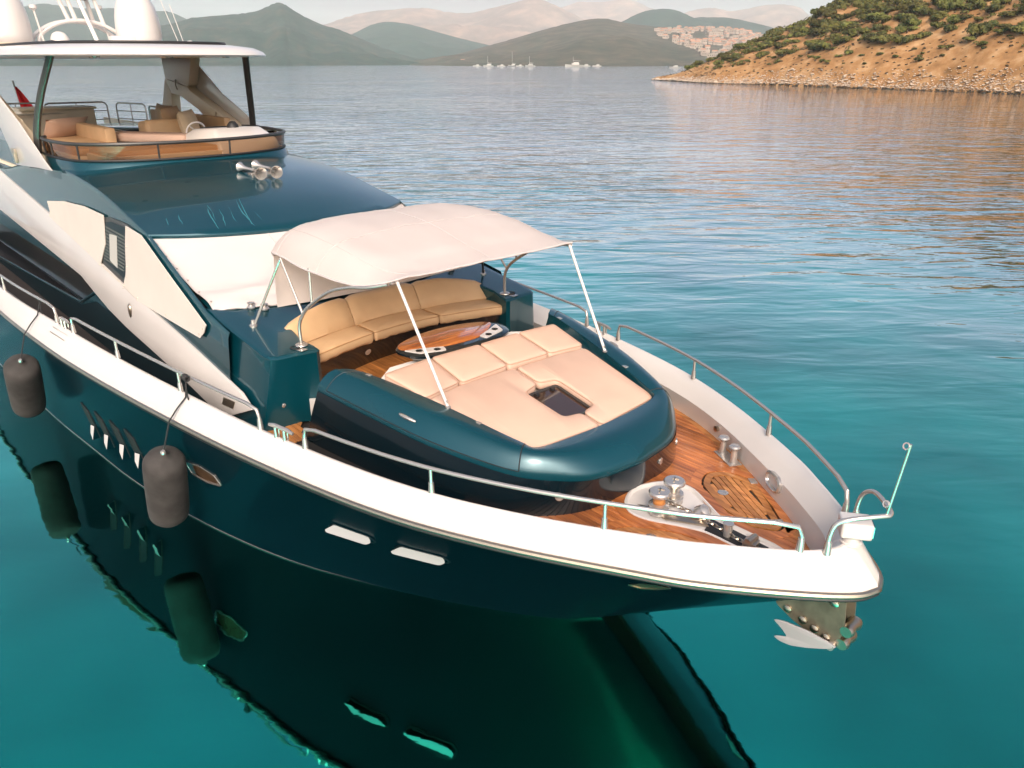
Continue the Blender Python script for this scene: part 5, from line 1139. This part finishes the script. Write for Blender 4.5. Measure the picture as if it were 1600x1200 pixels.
# aft rail loops of the flybridge
def rail_loop(a, b, z0, z1, bars, nm='flybridge_rail'):
    a, b = Vector(a), Vector(b); d = (b - a).normalized() * .12
    k = MB(); k.tube([(a.x, a.y, z0), (a.x, a.y, z1 - .1), (a.x + d.x * .3, a.y + d.y * .3, z1 - .03), (a.x + d.x, a.y + d.y, z1), (b.x - d.x, b.y - d.y, z1), (b.x - d.x * .3, b.y - d.y * .3, z1 - .03), (b.x, b.y, z1 - .1), (b.x, b.y, z0)], .022, 6); r0 = k.obj(nm, M['steel'], Y)
    for q in range(1, bars + 1):
        z = z0 + (z1 - z0) * q / (bars + 1); k = MB(); k.tube([(a.x, a.y, z), (b.x, b.y, z)], .012, 5); k.obj('crossbar', M['steel'], r0)
    m_ = a.lerp(b, .5); k = MB(); k.tube([(m_.x, m_.y, z0), (m_.x, m_.y, z1)], .016, 6); k.obj('stanchion', M['steel'], r0)
rail_loop((-23, -1.2, 0), (-23, -.05, 0), 4.1, 4.80, 2); rail_loop((-23, .05, 0), (-22.9, 1.60, 0), 4.1, 4.78, 2); rail_loop((-22.6, 1.75, 0), (-21.3, 2.1, 0), 4.15, 4.76, 2); rail_loop((-21.1, 2.12, 0), (-19.3, 2.14, 0), 4.2, 4.72, 2)
FL = thing('ensign_flag', 'red flag on a short staff at the stern seen past the flybridge', 'flag', (-25.5, .1, 4.0))
k = MB(); k.tube([(-25.5, .1, 3.6), (-26.0, .05, 5.3)], .025, 6); k.obj('flagstaff', M['white'], FL)
k = MB(); k.loft([[Vector((-25.96 + .30 * t + .62 * .68 * s_ * t ** .8 + .05 * math.sin(s_ * 8), .05 + .62 * .73 * s_ * t ** .8, 5.20 - 1.0 * t - .12 * s_ * t)) for s_ in [q / 8 for q in range(9)]] for t in [.05 + q / 10.5 for q in range(11)]], False, False); k.obj('cloth', M['red'], FL, smooth=80)

# ---- rails along the bulwark
def rid_at(x, i=1):
    for a, b in zip(RID, RID[1:]):
        if b.x <= x <= a.x: t = (x - a.x) / (b.x - a.x); return a.y + (b.y - a.y) * t
    return RID[-1].y
def side_rail(x0, x1, posts, sg, zt_=2.49):
    xs = [x0 + (x1 - x0) * i / 24 for i in range(25)]
    d = .10 if x1 > x0 else -.10
    rp = lambda x, z: Vector((x, sg * (rid_at(x) - .03), z))
    path = [rp(x0, 2.25), rp(x0, zt_ - .11), rp(x0 + d * .25, zt_ - .03)] + [rp(x, zt_) for x in xs if x0 + d < x < x1 - d or x1 - d < x < x0 + d]
    path += [rp(x1 - d * .25, zt_ - .03), rp(x1, zt_ - .11), rp(x1, 2.25)]
    k = MB(); k.tube(path, .0195, 10); r0 = k.obj('handrail', M['steel'], Y)
    for x in posts:
        k = MB(); k.tube([rp(x, 2.245), rp(x, 2.345), rp(x, 2.35), rp(x, zt_)], [.03, .024, .017, .017], 10); k.obj('stanchion', M['steel'], r0)
    for x in (x0, x1):
        k = MB(); k.tube([rp(x, 2.243), rp(x, 2.36)], [.034, .025], 10); k.obj('rail_socket', M['steel'], r0)
def bulwark_cleat(x, sg):
    y = sg * (rid_at(x) - .03); a = math.atan2(sg * (rid_at(x + .1) - rid_at(x - .1)), .2)
    rot = Matrix.Rotation(a, 3, 'Z'); k = MB(); c = Vector((x, y, 2.25))
    k.tube([c + rot @ Vector((q, 0, z)) for q, z in ((-.19, .10), (-.10, .115), (.10, .115), (.19, .10))], [.016, .024, .024, .016], 8)
    for q in (-.07, .07): k.tube([c + rot @ Vector((q, -.02, -.01)), c + rot @ Vector((q, -.02, .11))], .018, 8); k.tube([c + rot @ Vector((q, .02, -.01)), c + rot @ Vector((q, .02, .11))], .012, 8)
    k.obj('mooring_cleat', M['steel'], Y)
for sg in (-1, 1):
    side_rail(-.52, -4.74, (-1.77, -3.2), sg)
    side_rail(-5.45, -10.2, (-7.05, -8.70), sg)
    side_rail(-10.85, -17.5, (-13.4, -15.4), sg)
    bulwark_cleat(-5.1, sg); bulwark_cleat(-10.53, sg)
    for q in (-.34, 0, .34):        # chafe strips outside the cleats
        pass
    for (x0, dz) in ((-5.1, .05), (-5.1, .11), (-10.53, .05), (-10.53, .11)):
        k = MB()
        def pt(x, t):
            i = min(range(NS), key=lambda q: abs(RID[q].x - x)); v = RUB[i].lerp(RID[i], t); zz = 2.0 + .24 * t + .012
            return Vector((x, sg * (v.y + .004), zz))
        f = .80 if dz < .1 else .55
        k.tube([pt(x0 - .28, f), pt(x0, f), pt(x0 + .30, f)], .010, 6); k.obj('chafe_strip', M['bronze'], Y)
# bow pulpit, jackstaff and searchlight
k = MB(); k.tube(cr([(-.36, -.25, 2.24), (-.36, -.25, 2.40), (-.33, -.23, 2.52), (-.24, -.17, 2.575), (-.10, -.02, 2.60), (-.06, .05, 2.60), (-.10, .12, 2.61), (-.28, .30, 2.60), (-.38, .345, 2.54), (-.42, .355, 2.42), (-.42, .355, 2.24)], 5), .0195, 10); pu = k.obj('bow_pulpit', M['steel'], Y)
for (x, y) in ((-.36, -.25), (-.42, .355)):
    k = MB(); k.tube([(x, y, 2.235), (x, y, 2.35)], [.034, .025], 10); k.obj('rail_socket', M['steel'], pu)
k = MB(); k.tube([(-.075, .02, 2.60), (-.01, .0, 3.245)], .011, 8); js = k.obj('jackstaff', M['steel'], Y)
for z, x in ((3.23, -.012), (2.72, -.063)):
    k = MB(); c = Vector((x - .02, -.02, z)); k.tube([c + Vector((.022 * math.cos(a), .022 * math.sin(a) * .5, .022 * math.sin(a))) for a in [q * .7 for q in range(10)]], .007, 5); k.obj('ring', M['steel'], js)
sl_ = MB(); sl_.lathe([(.085, 0), (.085, .015), (.07, .02), (.065, .09)], (-.30, .03, 2.243), 20); sb = sl_.obj('searchlight', M['white'], Y)
rotb = Matrix.Rotation(R(35), 3, 'Z')
k = MB(); k.box((-.29, .03, 2.40), (.24, .20, .14), rot=rotb); k.obj('housing', M['white'], sb, bevel=.025, seg=3)
k = MB(); k.box(Vector((-.29, .03, 2.40)) + rotb @ Vector((.122, 0, 0)), (.012, .15, .10), rot=rotb); k.obj('lens', M['glassdark'], sb)
k = MB(); k.lathe([(.02, 0), (.02, .006), (0, .007)], (-.30, .02, 2.47), 10); k.obj('cap_bolt', M['rubber'], sb)

# ---- ports in the hull side
def hull_y(x, z):
    v = max(0, min(1, z / ZR)); best = None
    for k in range(NS - 1):
        pa = hull_sec(k, 1); pb = hull_sec(k + 1, 1)
        def at(sec):
            for a, b in zip(sec[1:], sec[2:]):
                if a.z <= z <= b.z: return a.lerp(b, (z - a.z) / max(1e-6, b.z - a.z))
            return sec[-1]
        a, b = at(pa), at(pb)
        if min(a.x, b.x) <= x <= max(a.x, b.x):
            t = (x - a.x) / (b.x - a.x + 1e-9); return a.y + (b.y - a.y) * t
    return 3.0
def hp_(x, z, off, sg=-1): return Vector((x, sg * (hull_y(x, z) + off), z))
def port(nm, poly, m_frame, m_in, sg, depth=.0):
    P_ = roundpoly([Vector((x, z, 0)) for x, z in poly], .04, 3); I_ = inset(P_, .022)
    k = MB(); k.loft([[hp_(p.x, p.y, .002, sg) for p in P_], [hp_(p.x, p.y, .014, sg) for p in P_], [hp_(p.x, p.y, .012, sg) for p in I_], [hp_(p.x, p.y, .004, sg) for p in I_]], True, False); pr0 = k.obj(nm, m_frame, hull)
    zt_ = max(p.y for p in I_); zb = min(p.y for p in I_); depth = .085 if m_in is M['portglass'] else 0.0
    fo = [hp_(p.x, p.y, .006 + depth * (zt_ - p.y) / (zt_ - zb), sg) for p in I_]
    k = MB(); k.add(fo, [tuple(t) for t in tessellate_polygon([I_])]); k.obj('pane', m_in, pr0)
    if depth:
        k = MB(); k.loft([[hp_(p.x, p.y, .003, sg) for p in I_], [q - Vector((0, 0, .002)) for q in fo]], True, False); k.obj('hood', M['hull'], pr0)
    return pr0
PORTS = [
    ('bow_port', [(-1.66, 1.635), (-1.50, 1.735), (-1.36, 1.765), (-1.29, 1.72), (-1.44, 1.62), (-1.58, 1.58)], 'bronze', 'bronze'),
    ('hull_port', [(-4.80, 1.22), (-4.66, 1.33), (-4.20, 1.33), (-4.16, 1.24), (-4.24, 1.18), (-4.77, 1.165)], 'sidedark', 'portglass'),
    ('hull_port', [(-3.97, 1.24), (-3.83, 1.35), (-3.37, 1.36), (-3.34, 1.27), (-3.42, 1.20), (-3.94, 1.185)], 'sidedark', 'portglass'),
    ('hull_port', [(-7.26, 1.25), (-6.89, 1.31), (-6.62, 1.26), (-6.58, 1.10), (-6.92, 1.03), (-7.24, 1.05)], 'steel', 'portamber')] + [
    ('hull_vent', [(x, 1.16 + .02 * i), (x + .20, 1.05 + .02 * i), (x + .19, .80 + .02 * i), (x + .13, .53 + .02 * i), (x + .02, .62 + .02 * i), (x - .03, .80 + .02 * i)], 'rubber', 'rubber') for i, x in enumerate((-10.33, -9.81, -9.29, -8.82))]  # vent slots in flat black: shade of the recess put into the colour
VENT_SILLS = [[(x + .165, .78 + .02 * i), (x + .13, .555 + .02 * i), (x + .035, .635 + .02 * i), (x + .03, .76 + .02 * i)] for i, x in enumerate((-10.33, -9.81, -9.29, -8.82))]
for sg in (-1, 1):
    made = [port(nm, poly, M[fm], M[im], sg) for nm, poly, fm, im in PORTS]
    for i, poly in enumerate(VENT_SILLS):
        k = MB(); n = len(poly); a = [hp_(x, z, .004, sg) for x, z in poly]; b = [hp_(x, z, .012 + max(0, .80 + .02 * i - z) * .42, sg) for x, z in poly]
        k.add(b, [tuple(range(n))]); o = k.obj('vent_sill', M['white'], hull)  # sill painted white: the sky it reflects is put into the colour
        k = MB(); k.loft([a, [q - Vector((0, 0, .002)) for q in b]], True, False); k.obj('hood', M['hull'], o)

# anchor plate on the stem and the anchor below it
def stem_x(z): return -2.78 + (2.75) * z / ZR
k = MB()
for sg in (1, -1):
    k.prism([(-.80, sg * .085, 1.48), (-.78, sg * .085, 1.62), (-.30, sg * .085, 1.93), (-.20, sg * .085, 1.83), (-.165, sg * .085, 1.50), (-.205, sg * .085, 1.32), (-.26, sg * .085, 1.275), (-.33, sg * .085, 1.285), (-.594, sg * .085, 1.35), (-.75, sg * .085, 1.42)], (0, sg * .012, 0))
k.prism([(-.30, -.085, 1.90), (-.30, .085, 1.90), (-.24, .085, 1.32), (-.24, -.085, 1.32)], (.02, 0, 0))
ap = k.obj('anchor_bracket', M['pitsteel'], Y)
for sg in (1, -1):
    for (x, z) in ((-.655, 1.44), (-.51, 1.41), (-.40, 1.385), (-.295, 1.36), (-.28, 1.72)):
        q = MB(); q.lathe([(.036, 0), (.036, .012), (.018, .022), (0, .024)], (x, sg * .097, z), 12, (0, sg, 0)); q.obj('bolt', M['bronze'], ap)
q = MB(); q.lathe([(.05, -.10), (.06, -.06), (.045, 0), (.06, .06), (.05, .10)], (-.15, 0, 1.50), 16, (0, 1, 0)); q.lathe([(.05, -.10), (.06, -.06), (.045, 0), (.06, .06), (.05, .10)], (-.17, 0, 1.36), 16, (0, 1, 0)); q.obj('roller', M['bronze'], ap)
AN = thing('anchor', 'bare steel anchor hanging in the bracket under the bow tip', 'anchor', (-.5, 0, 1.16))
k = MB(); k.tube([(-.28, 0, 1.75), (-.26, 0, 1.32)], [.03, .035], 8); k.obj('shank', M['steel'], AN)
for sg in (1, -1):
    fp = [(-.712, 1.357), (-.631, 1.379), (-.431, 1.381), (-.222, 1.346), (-.19, 1.325), (-.265, 1.271), (-.403, 1.207), (-.537, 1.161), (-.635, 1.160), (-.690, 1.187), (-.645, 1.212), (-.573, 1.235), (-.63, 1.296)]
    k = MB(); k.prism([Vector((x, sg * (.12 + .10 * (x + .25) / -.55), z)) for x, z in [(q_.x, q_.y) for q_ in roundpoly([Vector((a_, b_, 0)) for a_, b_ in fp], .025, 3)]], (0, sg * .026, .012)); k.obj('fluke', M['galv'], AN, smooth=30, bevel=.006); continue
    k = MB(); k.loft([[Vector((-.27, sg * .02, 1.10)), Vector((-.27, sg * .04, 1.14)), Vector((-.30, sg * .06, 1.16))], [Vector((-.45, sg * .10, 1.06)), Vector((-.45, sg * .20, 1.12)), Vector((-.42, sg * .16, 1.20))], [Vector((-.60, sg * .13, 1.10)), Vector((-.60, sg * .24, 1.16)), Vector((-.56, sg * .18, 1.22))], [Vector((-.80, sg * .19, 1.22)), Vector((-.82, sg * .22, 1.24)), Vector((-.78, sg * .20, 1.25))]], True, True); k.obj('fluke', M['steel'], AN, smooth=30)
k = MB(); k.tube([(-.24, -.14, 1.315), (-.24, .14, 1.315)], .035, 10); k.obj('crown', M['steel'], AN)
# water drain line by the stem


# ---- fenders
def fender(a, b, r, tie, lab):
    a, b = Vector(a), Vector(b); F = thing('fender', lab, 'fender', tuple(b), 'fenders hanging on the near hull side')
    ax_ = (b - a); Lh = ax_.length
    k = MB(); k.lathe([(.03, -.04), (.05, 0), (r * .45, .012), (r * .82, .05), (r * .97, .12), (r, .22), (r * 1.01, Lh * .5), (r, Lh - .22), (r * .96, Lh - .10), (r * .78, Lh - .03), (r * .3, Lh), (.02, Lh + .01)], a, 28, ax_.normalized()); bd = k.obj('body', M['fender'], F, smooth=70)
    k = MB(); tx_ = Vector(tie)
    def hb(l, x, sgn=-1):
        q = min(l, key=lambda p: abs(p.x - x)); return q.y
    x1 = a.x * .45 + tx_.x * .55; x2 = a.x * .2 + tx_.x * .8
    k.tube([a + Vector((0, 0, .02)), Vector((x1, -(hb(RUB, x1) + .075), 1.99)), Vector((x1 * .6 + x2 * .4, -(hb(RUB, x1) * .62 + hb(RID, x1) * .38 + .04), 2.12)), Vector((x2, -(hb(RID, x2) + .035), 2.245)), tx_], .010, 6); rp_ = k.obj('rope', M['rope'], F)
    k = MB()
    for q in range(4):
        c = Vector(tie) + Vector((.03 * q - .05, 0, 0)); k.tube([c + Vector((0, .03 * math.cos(t), .03 * math.sin(t))) for t in [w_ * .6 for w_ in range(12)]], .011, 5)
    k.tube([Vector(tie), Vector(tie) + Vector((.03, -.03, -.14)), Vector(tie) + Vector((.02, -.02, -.26))], .009, 5); k.obj('knot', M['rope'], F)
    k = MB(); k.lathe([(.035, -.02), (.035, .01), (.02, .03)], a - ax_.normalized() * .05, 12, -ax_); k.obj('eye', M['steel'], F)
fender((-6.98, -3.11, 1.54), (-7.46, -3.05, .44), .245, (-6.78, -2.77, 2.49), 'dark grey fender hanging nearer the bow, below the railing by the long window vent row')
fender((-11.42, -3.64, 1.58), (-12.22, -3.57, .52), .25, (-11.5, -3.17, 2.47), 'dark grey fender hanging further aft at the left edge')

# ---- haze: the air of the bay
hz = bpy.data.materials.new('bay_haze'); hz.use_nodes = True; N, L = nodes(hz)
for n_ in list(N):
    if n_.type != 'OUTPUT_MATERIAL': N.remove(n_)
pv = N.new('ShaderNodeVolumePrincipled'); pv.inputs['Color'].default_value = (0.94, 0.96, 1.0, 1); pv.inputs['Density'].default_value = 0.00011; pv.inputs['Anisotropy'].default_value = -0.1
L.new(pv.outputs[0], [n_ for n_ in N if n_.type == 'OUTPUT_MATERIAL'][0].inputs['Volume'])
mb = MB(); mb.box((0, 0, 250), (17000, 17000, 520)); tag(mb.obj('haze', hz, None, (0, 0, 0)), kind='stuff')
for o in list(COL.objects):
    if '_o' in o.keys(): del o['_o']
